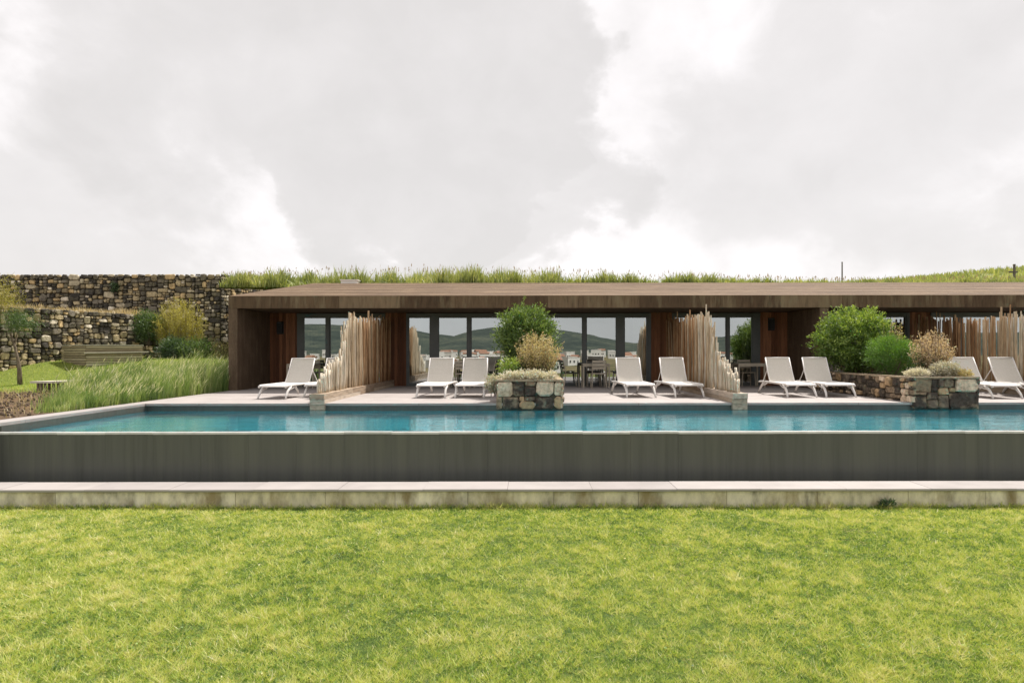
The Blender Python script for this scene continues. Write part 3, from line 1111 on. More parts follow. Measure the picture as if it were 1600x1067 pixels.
def fence(cx, label):
    t = thing('stake_fence', label, 'fence', (cx, 17.6, 0), group='stake fences between the terraces')
    # three courses of sleepers stepping out over the water
    for lv in range(3):
        z0 = WATER_Z + 0.005 + lv * 0.118
        cuts = [13.93 - 0.02 * lv, 16.2 + 0.7 * (lv % 2), 18.9 - 0.5 * lv, BACK_Y - 0.06]
        for a, b in zip(cuts[:-1], cuts[1:]):
            o = MB()
            dx = random.uniform(-0.006, 0.006)
            o.box(-0.16 + dx, 0.16 + dx, a - 17.6, b - 17.6 - 0.006, z0, z0 + 0.113)
            o = o.build('sleeper', 'sleeper', t)
            o['tone'] = random.uniform(0.45, 1.0) if a < 16 else random.uniform(0.0, 0.5)
    y = 14.06
    top0 = WATER_Z + 0.36
    while y < BACK_Y - 0.08:
        if y < 14.5:
            h = 0.50 + (y - 14.06) * 0.55
        elif y < 15.5:
            h = 0.74 + (y - 14.5) * 0.28
        elif y < 16.0:
            h = 1.02 + (y - 15.5) * 1.5
        elif y < 16.7:
            h = 1.77 + (y - 16.0) * 0.5
        else:
            h = 2.10 + 0.08 * math.sin(y * 1.3)
        h += random.uniform(-0.14, 0.07)
        if random.random() < 0.09 and y > 16:
            h += random.uniform(0.08, 0.28)
        h = min(h, 2.36) - top0 + 0.05
        o = link('stake', random.choice(pole_meshes), None, t)
        th = random.uniform(0.9, 1.3)
        o.scale = (th, th, h)
        o.location = (random.uniform(-0.06, 0.06), y - 17.6, top0 - 0.05)
        o.rotation_euler = (random.gauss(0, 0.018), random.gauss(0, 0.014), random.uniform(0, 6.28))
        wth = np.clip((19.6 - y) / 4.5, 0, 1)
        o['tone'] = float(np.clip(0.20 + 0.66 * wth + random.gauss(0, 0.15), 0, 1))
        y += random.uniform(0.026, 0.044)
    return t


fence(-4.6, 'stake fence dividing the tall grass terrace from the middle terrace')
fence(4.6, 'stake fence dividing the middle terrace from the party wall terrace')
fence(12.76, 'stake fence on the terrace beyond the long stone planter')

# ================================================================== LOUNGERS


def make_lounger():
    t = thing('sun_lounger', 'white sun lounger', 'sun lounger')
    for s in (-1, 1):
        x = s * 0.335
        m_ = MB()
        m_.tube([(x, -0.97, 0.285), (x, -0.90, 0.315), (x, -0.5, 0.318), (x, 0.2, 0.325), (x, 0.75, 0.318), (x, 0.97, 0.30)], 0.030, 6)
        m_.build('side_rail', 'white', t, smooth=True)
        m_ = MB()
        m_.tube([(x, -0.72, 0.30), (x * 1.01, -0.86, 0.20), (x * 1.03, -0.95, 0.10), (x * 1.06, -1.0, 0.0)], [0.040, 0.033, 0.027, 0.023], 6)
        m_.tube([(x, -0.45, 0.30), (x, -0.62, 0.245), (x * 1.01, -0.82, 0.21)], 0.017, 5)
        m_.build('leg', 'white', t, smooth=True)
        m_ = MB()
        m_.tube([(x, 0.62, 0.30), (x * 1.01, 0.80, 0.20), (x * 1.03, 0.92, 0.10), (x * 1.05, 1.0, 0.0)], [0.040, 0.033, 0.027, 0.023], 6)
        m_.tube([(x, 0.38, 0.30), (x, 0.56, 0.245), (x * 1.01, 0.76, 0.21)], 0.017, 5)
        m_.build('leg', 'white', t, smooth=True)
    for y in (-0.93, 0.24, 0.95):
        MB().tube([(-0.33, y, 0.305), (0.33, y, 0.305)], 0.020, 6).build('crossbar', 'white', t, smooth=True)
    # seat sling with sag
    m_ = MB()
    nx, ny = 6, 8
    vs = []
    for j in range(ny + 1):
        for i in range(nx + 1):
            u, v = i / nx * 2 - 1, j / ny
            z = 0.338 - 0.018 * (1 - u * u) * math.sin(math.pi * v) - (0.03 * max(0, 0.12 - v) / 0.12)
            vs.append((u * 0.315, -0.95 + v * 1.19, z))
    q = len(vs)
    vs += [(a, b, c - 0.022) for a, b, c in vs]
    fs = []
    for j in range(ny):
        for i in range(nx):
            a = j * (nx + 1) + i
            fs.append((a, a + 1, a + nx + 2, a + nx + 1))
            fs.append((q + a + nx + 1, q + a + nx + 2, q + a + 1, q + a))
    ring = [i for i in range(nx + 1)] + [j * (nx + 1) + nx for j in range(1, ny + 1)] + [ny * (nx + 1) + i for i in range(nx - 1, -1, -1)] + [j * (nx + 1) for j in range(ny - 1, 0, -1)]
    for a, b in zip(ring, ring[1:] + ring[:1]):
        fs.append((b, a, q + a, q + b))
    m_.add(vs, fs)
    m_.build('seat', 'white', t)
    # backrest
    ya, za, yb, zb = 0.23, 0.335, 0.585, 0.955
    m_ = MB()
    vs, fs = [], []
    nj = 6
    for j in range(nj + 1):
        v = j / nj
        bow = 0.02 * math.sin(math.pi * v)
        for u in (-1, -0.5, 0, 0.5, 1):
            vs.append((u * (0.312 - 0.004 * v), ya + (yb - ya) * v + bow + 0.018 * (1 - u * u), za + (zb - za) * v - bow * 0.4))
    q = len(vs)
    vs += [(a, b + 0.018, c - 0.010) for a, b, c in vs]
    for j in range(nj):
        for i in range(4):
            a = j * 5 + i
            fs.append((a, a + 1, a + 6, a + 5))
            fs.append((q + a + 5, q + a + 6, q + a + 1, q + a))
    ring = [0, 1, 2, 3, 4] + [j * 5 + 4 for j in range(1, nj + 1)] + [nj * 5 + i for i in (3, 2, 1, 0)] + [j * 5 for j in range(nj - 1, 0, -1)]
    for a, b in zip(ring, ring[1:] + ring[:1]):
        fs.append((b, a, q + a, q + b))
    m_.add(vs, fs)
    m_.build('backrest', 'sling', t)
    m_ = MB()
    for s in (-1, 1):
        m_.tube([(s * 0.318, ya, za - 0.01), (s * 0.318, (ya + yb) / 2 + 0.02, (za + zb) / 2 - 0.008), (s * 0.312, yb, zb)], 0.019, 6)
    m_.tube([(-0.312, yb, zb), (0.312, yb, zb)], 0.018, 6)
    m_.build('back_frame', 'white', t, smooth=True)
    m_ = MB()
    for s in (-1, 1):
        m_.tube([(s * 0.28, 0.46, 0.72), (s * 0.30, 0.80, 0.31)], 0.012, 5)
    m_.tube([(-0.3, 0.80, 0.31), (0.3, 0.80, 0.31)], 0.012, 5)
    m_.build('back_strut', 'white', t, smooth=True)
    return t


proto = make_lounger()
LOUNGERS = [
    (-5.98, 16.2, -0.10, 'white sun lounger on the terrace by the tall grasses, clear of the stake fence'),
    (-5.16, 16.75, -0.03, 'white sun lounger mostly hidden behind the stake fence on the tall grass terrace'),
    (-2.33, 16.45, -0.02, 'white sun lounger between a stake fence and the lounger next to the square stone planter'),
    (-1.42, 16.5, 0.0, 'white sun lounger next to the square stone planter, its feet by the trailing silver plants'),
    (2.68, 16.55, 0.03, 'white sun lounger in front of the dining table and the tall glass door'),
    (3.84, 16.5, 0.05, 'white sun lounger close beside the pale side of a stake fence'),
    (6.63, 16.5, 0.0, 'white sun lounger between the stake fence and the lounger by the long stone planter'),
    (7.60, 16.5, 0.0, 'white sun lounger drawn up to the long side of the stone planter'),
    (11.2, 15.98, 0.0, 'white sun lounger just beyond the end of the long stone planter'),
    (12.2, 15.98, 0.0, 'white sun lounger beyond the long planter, set in front of the brown stakes'),
]
for i, (x, y, a, lab) in enumerate(LOUNGERS):
    o = proto if i == 0 else copy_tree(proto)
    o.location = (x, y, 0.0)
    o.rotation_euler = (0, 0, a + random.uniform(-0.035, 0.035))
    tag(o, lab, 'sun lounger', 'white sun loungers on the pool deck')


# ================================================================== PORCH FURNITURE
def make_table():
    t = thing('dining_table', 'table', 'table')
    MB().box(-0.42, 0.42, -0.34, 0.34, 0.715, 0.755).build('table_top', 'taupe', t)
    for sx in (-1, 1):
        for sy in (-1, 1):
            MB().box(sx * 0.40 - 0.022, sx * 0.40 + 0.022, sy * 0.32 - 0.022, sy * 0.32 + 0.022, 0, 0.716).build('leg', 'taupe', t)
    for sy in (-1, 1):
        MB().box(-0.378, 0.378, sy * 0.32 - 0.014, sy * 0.32 + 0.014, 0.66, 0.716).build('apron', 'taupe', t)
    return t


def make_chair(seatmat):
    t = thing('dining_chair', 'chair', 'chair')
    MB().box(-0.22, 0.22, -0.22, 0.22, 0.435, 0.465).build('seat', seatmat, t)
    for s in (-1, 1):
        MB().tube([(s * 0.2, -0.2, 0.44), (s * 0.22, -0.23, 0.0)], [0.018, 0.014], 6).build('leg', 'taupe', t)
        MB().tube([(s * 0.2, 0.2, 0.44), (s * 0.22, 0.26, 0.0)], [0.018, 0.014], 6).build('leg', 'taupe', t)
    for s in (-1, 1):
        MB().tube([(s * 0.2, 0.2, 0.44), (s * 0.205, 0.24, 0.65), (s * 0.2, 0.29, 0.86)], 0.016, 6).build('back_post', 'taupe', t)
    for z, y in ((0.62, 0.235), (0.72, 0.258), (0.82, 0.28)):
        MB().box(-0.195, 0.195, y - 0.01, y + 0.012, z - 0.035, z + 0.035).build('back_slat', seatmat, t)
    return t


tproto = make_table()
cproto = make_chair('darkchair')
cproto2 = make_chair('taupe')
first = {'t': True, 'c': True, 'c2': True}


def put(proto, key, loc, rz, label, cat, group):
    if first[key]:
        o = proto
        first[key] = False
    else:
        o = copy_tree(proto)
    o.location = loc
    o.rotation_euler = (0, 0, rz)
    return tag(o, label, cat, group)


TABLES = [(-7.15, 'by the wall lamp near the tall grasses', 0), (-2.1, 'behind the loungers next to the square planter', 1),
          (2.12, 'in front of the tall doors beside the square planter', 1), (6.98, 'behind the loungers by the party wall', 0)]
for tx, where, kind in TABLES:
    put(tproto, 't', (tx, 20.35, 0), 0, f'taupe metal dining table {where}', 'table', 'porch dining tables')
    if kind:
        put(cproto, 'c', (tx - 0.78, 20.4, 0), R(90 + 8), f'dark chair, planter side of table {where}'
            if tx > 0 else f'dark chair, fence side of table {where}', 'chair', 'porch dining chairs')
        put(cproto, 'c', (tx + 0.80, 20.45, 0), R(-90 - 6), f'dark chair, fence side of table {where}'
            if tx > 0 else f'dark chair, planter side of table {where}', 'chair', 'porch dining chairs')
        put(cproto2, 'c2', (tx + 0.05, 19.98, 0), R(180), f'taupe chair, pool side of table {where}', 'chair', 'porch dining chairs')
        put(cproto, 'c', (tx, 20.86, 0), R(0), f'dark chair, glass side of table {where}', 'chair', 'porch dining chairs')
    else:
        put(cproto2, 'c2', (tx + 0.08, 20.74, 0), R(0), f'taupe chair, glass side of table {where}', 'chair', 'porch dining chairs')


# ================================================================== PLANTS
def bush(name, label, cat, loc, rad, clumps, per, leaf, mat, seed, up=0.45, spread=0.11, group=None, shell=0.5, stems=9,
         base_z=0.0, flat=1.0, tone_b=0.42, lobes=5, stem_r=0.018, jitter=0.7, narrow=0.42, shoots=0):
    """leafy shrub: real leaf-sized faces in clumps through an uneven crown, on a fork of stems"""
    global RNG
    RNG = np.random.default_rng(seed)
    t = thing(name, label, cat, loc, group=group)
    rx, ry, rz = rad
    # uneven outline: several lobes pushed out of the crown
    ld = unit(RNG.normal(size=(lobes, 3)) + np.array([0, 0, 0.35]))
    d = unit(RNG.normal(size=(clumps, 3)) * np.array([1, 1, 0.95]) + np.array([0, 0, 0.12]))
    rr = shell + (1 - shell) * RNG.uniform(0, 1, clumps) ** 0.6
    bump = np.max(np.clip(d @ ld.T, 0, 1) ** 6, axis=1)
    rr = rr * (0.84 + 0.2 * bump) * RNG.uniform(0.9, 1.08, clumps)
    cc = np.array([0, 0, base_z + rz])
    C = cc + d * rr[:, None] * np.array([rx, ry, rz])
    C[:, 2] = np.maximum(C[:, 2], 0.03)
    P = np.repeat(C, per, 0) + RNG.normal(size=(clumps * per, 3)) * spread * np.array([1, 1, 0.8])
    D = np.repeat(d, per, 0) * 0.55 + np.array([0, 0, up]) + RNG.normal(size=(clumps * per, 3)) * jitter
    n = clumps * per
    Ln = leaf * RNG.uniform(0.65, 1.3, n)
    ct = np.repeat(RNG.normal(tone_b, 0.13, clumps), per)
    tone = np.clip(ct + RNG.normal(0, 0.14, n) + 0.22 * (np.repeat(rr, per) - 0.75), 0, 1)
    # stray shoots beyond the outline
    if shoots:
        sd_ = unit(RNG.normal(size=(shoots, 3)) * np.array([1, 1, 0.7]) + np.array([0, 0, 0.75]))
        k_ = RNG.uniform(0.72, 1.0, (shoots, 26)) * RNG.uniform(1.0, 1.24, (shoots, 1))
        Ps = cc + (sd_[:, None, :] * k_[:, :, None] * np.array([rx, ry, rz])).reshape(-1, 3) + RNG.normal(size=(shoots * 26, 3)) * 0.018
        Ds = np.repeat(sd_, 26, 0) * 0.8 + RNG.normal(size=(shoots * 26, 3)) * 0.5
        P = np.concatenate([P, Ps])
        D = np.concatenate([D, Ds])
        Ln = np.concatenate([Ln, leaf * RNG.uniform(0.5, 1.1, len(Ps))])
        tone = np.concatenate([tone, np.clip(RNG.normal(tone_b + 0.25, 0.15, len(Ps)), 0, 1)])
    tone = np.clip(tone + 0.13 * np.clip((P[:, 2] - cc[2]) / rz, -1, 1), 0, 1)  # top light painted into leaf tone: lighter towards the crown top, darker below
    P[:, 2] = np.maximum(P[:, 2], 0.0)
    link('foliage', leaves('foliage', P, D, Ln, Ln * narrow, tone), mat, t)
    m_ = MB()
    idx = RNG.choice(clumps, stems, replace=False)
    for i in idx:
        e = Vector(C[i])
        b = Vector((RNG.normal(0, 0.05), RNG.normal(0, 0.05), -0.05))
        mid = b.lerp(e, 0.5) + Vector((RNG.normal(0, 0.04), RNG.normal(0, 0.04), 0.08))
        m_.tube([b, mid, e], [stem_r, stem_r * 0.7, stem_r * 0.3], 5)
    m_.build('stem', 'bark', t)
    return t


def sprays(name, label, cat, loc, rad, nst, per, leaf, mat, seed, group=None, height=1.0, lean=0.5, stem_mat='bark', tone_b=0.5, narrow=0.35):
    """upright flowering twigs: each stem carries small leaves all the way up"""
    global RNG
    RNG = np.random.default_rng(seed)
    t = thing(name, label, cat, loc, group=group)
    m_ = MB()
    P, D, T = [], [], []
    for i in range(nst):
        a = RNG.uniform(0, 2 * math.pi)
        r0 = rad * 0.35 * math.sqrt(RNG.uniform())
        r1 = rad * RNG.uniform(0.15, 1.0)
        h = height * RNG.uniform(0.6, 1.0) * (1.0 - 0.25 * (r1 / rad) ** 2)
        b = np.array([math.cos(a) * r0, math.sin(a) * r0, -0.03])
        e = np.array([math.cos(a) * r1, math.sin(a) * r1, h])
        k = np.linspace(0, 1, 5)[:, None]
        bow = np.array([math.cos(a), math.sin(a), 0]) * lean * rad * 0.25
        pts = b * (1 - k) + e * k + bow * (4 * k * (1 - k)) * 0.4
        m_.tube([tuple(p) for p in pts], [0.008, 0.007, 0.006, 0.004, 0.002], 4)
        u = RNG.uniform(0.3, 1.0, per)
        pp = b * (1 - u[:, None]) + e * u[:, None] + bow * (4 * u * (1 - u))[:, None] * 0.4
        P.append(pp + RNG.normal(size=(per, 3)) * 0.028)
        D.append(RNG.normal(size=(per, 3)) * 0.7 + np.array([0, 0, 0.7]))
        T.append(np.clip(RNG.normal(tone_b, 0.16, per) + (u - 0.6) * 0.5, 0, 1))
    P, D, T = np.concatenate(P), np.concatenate(D), np.concatenate(T)
    Ln = leaf * RNG.uniform(0.6, 1.3, len(P))
    link('foliage', leaves('foliage', P, D, Ln, Ln * narrow, T), mat, t)
    m_.build('stem', stem_mat, t)
    return t


def planter(name, label, x0, x1, y0, y1, ztop, seed, sides, front=None):
    rnd = random.Random(seed)
    t = thing(name, label, 'planter', (0, 0, 0))
    MB().box(x0 + 0.05, x1 - 0.05, y0 + 0.05, y1, WATER_Z + 0.01, ztop - 0.03).build('core', 'mortar', t)
    MB().box(x0 + 0.12, x1 - 0.12, y0 + 0.12, y1 - 0.01, ztop - 0.1, ztop - 0.02).build('soil', 'soil', t)

    def tones(mid, A, r):
        return r.choice([0.1, 0.1, 0.3, 0.3, 0.55, 0.55, 0.7, 0.9])

    H = ztop - WATER_Z - 0.01
    if front:
        for a, b, c, d, tn in front:
            m = min(b - a, d - c)
            pl = []
            for (cx, cy), (ax, ay), (bx, by) in (((a, c), (0, 1), (1, 0)), ((b, c), (-1, 0), (0, 1)), ((b, d), (0, -1), (-1, 0)), ((a, d), (1, 0), (0, -1))):
                k1, k2 = rnd.uniform(0.06, 0.3) * m, rnd.uniform(0.06, 0.3) * m
                if abs(tn - 0.701) < 1e-6:
                    k1 = k2 = 0.33 * m
                pl += [(cx + ax * k1, cy + ay * k1), (cx + bx * k2, cy + by * k2)]
            stone_face(t, (x0, y0 + 0.06, WATER_Z + 0.01), (1, 0, 0), (0, -1, 0), x1 - x0, H, 0.36, 0.255, 0.007, 0.07, 'pstone', rnd, lambda q, A, r: tn, 60, given=[pl])
    if 'L' in sides:
        stone_face(t, (x0 + 0.06, y1, WATER_Z + 0.01), (0, -1, 0), (-1, 0, 0), y1 - y0, H, 0.27, 0.19, 0.008, 0.07, 'pstone', rnd, tones, 120, jit=0.3)
    if 'R' in sides:
        stone_face(t, (x1 - 0.06, y0, WATER_Z + 0.01), (0, 1, 0), (1, 0, 0), y1 - y0, H, 0.3, 0.21, 0.008, 0.07, 'pstone', rnd, tones, 120, jit=0.3)
    # rim of capping mortar
    m_ = MB()
    m_.box(x0, x1, y0 - 0.005, y0 + 0.13, ztop - 0.03, ztop + 0.012)
    m_.box(x0 - 0.002, x0 + 0.13, y0 + 0.13, y1, ztop - 0.03, ztop + 0.010)
    m_.box(x1 - 0.13, x1 + 0.002, y0 + 0.13, y1, ztop - 0.03, ztop + 0.010)
    m_.build('rim', 'rim', t)
    return t


planter('stone_planter', 'square dark stone planter with pale stones standing at the water edge on the middle terrace', -0.71, 0.76, 13.93, 17.6, 0.5, 3, 'FLR',
        [(0, .13, 0, .27, .55), (.13, .5, 0, .26, .1), (.5, .62, .17, .28, .7), (.5, .86, 0, .19, .701), (.62, .86, .19, .28, .3), (.86, 1.26, 0, .27, .1), (1.26, 1.47, 0, .29, .701),
         (0, .37, .27, .61, .9), (.37, .62, .28, .61, .1), (.62, .87, .28, .5, .1), (.62, .87, .5, .61, .55), (.87, 1.26, .28, .61, .9), (1.26, 1.47, .29, .61, .9)])
planter('stone_planter', 'long rubble stone planter running from the party wall to the pool edge', 8.36, 9.80, 13.90, 18.80, 0.55, 9, 'FLR',
        [(0, .3, 0, .3, .1), (.3, .55, 0, .2, .3), (.55, .78, 0, .3, .3), (.78, 1.44, 0, .36, .1), (.3, .55, .2, .36, .1), (.55, .78, .3, .46, .7), (0, .3, .3, .36, .55),
         (0, .42, .36, .66, .55), (.42, .55, .36, .66, .1), (.55, .66, .46, .66, .3), (.66, .9, .46, .66, .1), (.78, .92, .36, .46, .7), (.92, 1.44, .36, .66, .9)])

# centre planter
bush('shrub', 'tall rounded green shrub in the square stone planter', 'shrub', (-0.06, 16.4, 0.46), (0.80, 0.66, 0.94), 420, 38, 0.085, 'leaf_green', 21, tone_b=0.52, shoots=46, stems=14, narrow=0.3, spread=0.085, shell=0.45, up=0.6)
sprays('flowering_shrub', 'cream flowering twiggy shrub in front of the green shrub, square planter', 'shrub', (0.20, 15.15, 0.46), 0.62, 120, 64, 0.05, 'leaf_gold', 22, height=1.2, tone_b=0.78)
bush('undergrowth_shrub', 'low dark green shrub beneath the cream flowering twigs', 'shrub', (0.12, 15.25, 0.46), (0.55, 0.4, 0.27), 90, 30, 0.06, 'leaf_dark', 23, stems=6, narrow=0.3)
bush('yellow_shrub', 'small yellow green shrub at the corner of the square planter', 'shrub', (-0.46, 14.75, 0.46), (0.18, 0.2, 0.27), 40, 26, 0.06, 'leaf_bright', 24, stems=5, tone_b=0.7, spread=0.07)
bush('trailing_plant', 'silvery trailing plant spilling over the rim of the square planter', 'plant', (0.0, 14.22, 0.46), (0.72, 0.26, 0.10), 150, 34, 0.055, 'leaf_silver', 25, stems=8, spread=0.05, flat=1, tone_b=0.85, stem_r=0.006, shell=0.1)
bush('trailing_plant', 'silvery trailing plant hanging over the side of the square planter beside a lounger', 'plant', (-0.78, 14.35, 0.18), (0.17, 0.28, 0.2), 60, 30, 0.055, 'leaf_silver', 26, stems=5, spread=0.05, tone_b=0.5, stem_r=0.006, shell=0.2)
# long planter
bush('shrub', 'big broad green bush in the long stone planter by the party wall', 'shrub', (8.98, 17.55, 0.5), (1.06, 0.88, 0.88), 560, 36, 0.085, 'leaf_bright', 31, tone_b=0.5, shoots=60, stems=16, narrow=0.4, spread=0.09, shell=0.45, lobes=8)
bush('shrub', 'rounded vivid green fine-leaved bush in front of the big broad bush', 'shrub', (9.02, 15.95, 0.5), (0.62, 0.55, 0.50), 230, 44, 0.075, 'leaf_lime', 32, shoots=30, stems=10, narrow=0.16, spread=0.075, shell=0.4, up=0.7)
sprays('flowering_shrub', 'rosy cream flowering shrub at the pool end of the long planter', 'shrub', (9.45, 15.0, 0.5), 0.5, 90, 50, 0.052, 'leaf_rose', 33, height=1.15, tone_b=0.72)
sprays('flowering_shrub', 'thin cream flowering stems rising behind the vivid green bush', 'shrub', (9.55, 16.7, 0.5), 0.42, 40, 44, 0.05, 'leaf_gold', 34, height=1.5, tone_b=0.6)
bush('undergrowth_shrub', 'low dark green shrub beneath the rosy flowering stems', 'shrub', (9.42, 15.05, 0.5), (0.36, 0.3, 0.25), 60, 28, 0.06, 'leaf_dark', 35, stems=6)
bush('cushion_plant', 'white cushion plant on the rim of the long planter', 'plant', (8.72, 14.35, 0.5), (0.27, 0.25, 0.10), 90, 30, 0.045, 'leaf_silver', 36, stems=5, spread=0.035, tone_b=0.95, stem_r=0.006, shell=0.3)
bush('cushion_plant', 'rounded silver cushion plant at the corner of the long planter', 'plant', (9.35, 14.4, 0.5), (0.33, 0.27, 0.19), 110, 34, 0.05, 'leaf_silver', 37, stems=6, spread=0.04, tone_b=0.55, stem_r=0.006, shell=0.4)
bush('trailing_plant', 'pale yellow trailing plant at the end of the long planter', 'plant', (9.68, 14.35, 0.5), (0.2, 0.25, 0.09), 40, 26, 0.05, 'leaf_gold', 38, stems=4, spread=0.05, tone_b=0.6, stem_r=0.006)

# ================================================================== STONE WALLS
rnd = random.Random(5)


def wall_tones(mid, A, r):
    v = r.random()
    if v < 0.22:
        return 0.1
    if v < 0.38:
        return 0.25
    if v < 0.54:
        return 0.42
    if v < 0.66:
        return 0.53
    if v < 0.80:
        return 0.62
    if v < 0.88:
        return 0.75
    if v < 0.96:
        return 0.84
    return 0.95


# lower wall
A0, A1 = Vector((-18.75, 19.8, 0)), Vector((-15.85, 27.6, 0))
ud = (A1 - A0).normalized()
nd = Vector((ud.y, -ud.x, 0))
lw = thing('stone_wall', 'lower rubble stone terrace wall behind the slatted timber box', 'wall', (0, 0, 0))
m_ = MB()
c = (A0 + A1) / 2 - nd * 0.26
m_.obox((c.x, c.y, 1.22), ud * (A1 - A0).length / 2, nd * 0.25, (0, 0, 1.45))
m_.build('core', 'mortar', lw)
stone_face(lw, (A0.x, A0.y, -0.2), ud, nd, (A1 - A0).length, 2.92, 0.25, 0.185, 0.010, 0.09, 'stone', rnd, wall_tones, 300, jit=0.40, merge=0.10)
e0 = Vector((-15.85, 27.6, 0))
# upper wall and its return
uw = thing('stone_wall', 'upper rubble stone wall standing highest against the sky', 'wall', (0, 0, 0))
MB().box(-30, -14.45, 30.02, 30.4, 0.0, 4.72).build('core', 'mortar', uw)
stone_face(uw, (-26.5, 30.02, 0.3), (1, 0, 0), (0, -1, 0), 12.05, 4.5, 0.27, 0.19, 0.010, 0.10, 'stone', rnd, wall_tones, 300, skip=lambda a, b: b < 2.1 and a < 9.5, jit=0.42, merge=0.12)
B0, B1 = Vector((-14.43, 30.0, 0)), Vector((-12.9, 34.6, 0))
ud = (B1 - B0).normalized()
nd = Vector((ud.y, -ud.x, 0))
rw = thing('stone_wall', 'return of the rubble stone wall running back beside the roof', 'wall', (0, 0, 0))
m_ = MB()
c = (B0 + B1) / 2 - nd * 0.26
m_.obox((c.x, c.y, 2.36), ud * (B1 - B0).length / 2, nd * 0.25, (0, 0, 2.36))
m_.build('core', 'mortar', rw)
stone_face(rw, (B0.x, B0.y, 0.3), ud, nd, (B1 - B0).length, 4.5, 0.24, 0.17, 0.010, 0.08, 'stone', rnd, wall_tones, 260, skip=lambda a, b: b < 1.2, jit=0.42)

# ================================================================== SLATTED BOX, SLAB, GARDEN
K0 = Vector((-15.42, 22.3, 0))
KR = Vector((-14.15, 23.45, 0))
KL = Vector((-16.95, 23.25, 0))
bx = thing('timber_box', 'slatted timber box standing against the lower stone wall', 'box', (K0.x, K0.y, 0.55))


def slat_side(a, b):
    d = (b - a)
    ln = d.length
    d.normalize()
    n_ = Vector((d.y, -d.x, 0))
    for k in range(9):
        z = 0.03 + k * 0.088
        c = (a + b) / 2 - K0 + Vector((0, 0, z + 0.036))
        o = MB().obox(c, d * ln / 2, n_ * 0.014, (0, 0, 0.035)).build('slat', 'slat', bx)
        o['tone'] = random.random()


slat_side(K0, KR)
slat_side(KL, K0 + Vector((-0.02, -0.0, 0)))
m_ = MB()
KB = KR + KL - K0
loz = [K0, KR, KB, KL]
cc = sum(loz, Vector()) / 4
m_.add([(cc + (p - cc) * 0.96 - K0) + Vector((0, 0, z)) for z in (0.0, 0.80) for p in loz],
       [(3, 2, 1, 0), (4, 5, 6, 7), (0, 1, 5, 4), (1, 2, 6, 5), (2, 3, 7, 6), (3, 0, 4, 7)])
m_.build('core', 'black', bx)
m_ = MB()
m_.add([(cc + (p - cc) * 1.03 - K0) + Vector((0, 0, z)) for z in (0.822, 0.85) for p in loz],
       [(3, 2, 1, 0), (4, 5, 6, 7), (0, 1, 5, 4), (1, 2, 6, 5), (2, 3, 7, 6), (3, 0, 4, 7)])
m_.build('lid', 'timber_pale', bx)
# loose board leaning on the box
d = (KR - K0).normalized()
n_ = Vector((d.y, -d.x, 0))
lb = MB().obox((0, 0, 0), d * 0.98 + Vector((0, 0, 0.02)), n_ * 0.03, (0, 0, 0.022))
o = lb.build('board', 'timber_pale', loc=(K0 + KR) / 2 + n_ * 0.046 + d * 0.06 + Vector((0, 0, 1.13)))
tag(o, 'loose pale board fixed across the front of the slatted timber box', 'board')

# low slab bench with stake legs
sb = thing('slab_bench', 'pale slab bench on short stakes at the edge of the planting bed', 'bench', (-11.95, 16.9, 0))
m_ = MB()
m_.add([(-0.95, -0.35, 0.33), (-0.35, -0.42, 0.33), (0.55, 0.75, 0.33), (0.15, 0.85, 0.33), (-0.95, -0.35, 0.38), (-0.35, -0.42, 0.38), (0.55, 0.75, 0.38), (0.15, 0.85, 0.38)],
       [(3, 2, 1, 0), (4, 5, 6, 7), (0, 1, 5, 4), (1, 2, 6, 5), (2, 3, 7, 6), (3, 0, 4, 7)])
m_.build('slab', 'timber_pale', sb)
for k in range(12):
    u = k / 11
    MB().tube([(-0.75 + 0.9 * u, -0.33 + 0.75 * u * u, -0.02), (-0.75 + 0.9 * u, -0.33 + 0.75 * u * u, 0.335)], 0.035, 6).build('leg', 'bark', sb)

RNG = np.random.default_rng(77)
# tall feathery grasses along the coping
n = 15000
Y = 12.2 + (20.8 - 12.2) * RNG.uniform(0, 1, n) ** 0.8
wband = np.interp(Y, [12.2, 13.5, 16, 21], [0.35, 1.2, 2.4, 3.4])
X = -8.86 - wband * RNG.uniform(0, 1, n) ** 1.15
# clumped
cx_ = np.round(X / 0.33) * 0.33 + RNG.normal(0, 0.06, n)
cy_ = np.round(Y / 0.36) * 0.36 + RNG.normal(0, 0.06, n)
X = np.minimum(cx_ + (RNG.uniform(size=n) < 0.3) * RNG.normal(0, 0.15, n), -8.84)
Y = cy_ + (RNG.uniform(size=n) < 0.3) * RNG.normal(0, 0.15, n)
Z = bank_z(X, Y) - 0.02
H = np.interp(Y, [12.2, 14, 17, 20.8], [0.30, 0.52, 0.86, 1.0]) * RNG.uniform(0.45, 1.12, n) * (0.5 + 0.8 * vnoise(np.round(X / 0.33) * 7.3, np.round(Y / 0.36) * 5.1))
lean = np.stack([RNG.normal(0.12, 0.24, n), RNG.normal(-0.02, 0.18, n)], -1) * (H[:, None] * 1.05)
lean[:, 0] = np.where(X + lean[:, 0] > -8.62, -8.62 - X, lean[:, 0])
tone = np.clip(RNG.normal(0.33, 0.17, n) + (vnoise(np.round(X / 0.33) * 3.7, np.round(Y / 0.36) * 9.1) - 0.5) * 0.8, 0, 1)
me = blades('tall_grass', np.stack([X, Y, Z], -1), H, RNG.uniform(0.007, 0.014, n), lean, tone)
tag(link('tall_grass', me, 'tall_grass'), 'tall feathery green grasses filling the bed along the coping', 'grass', kind='stuff')
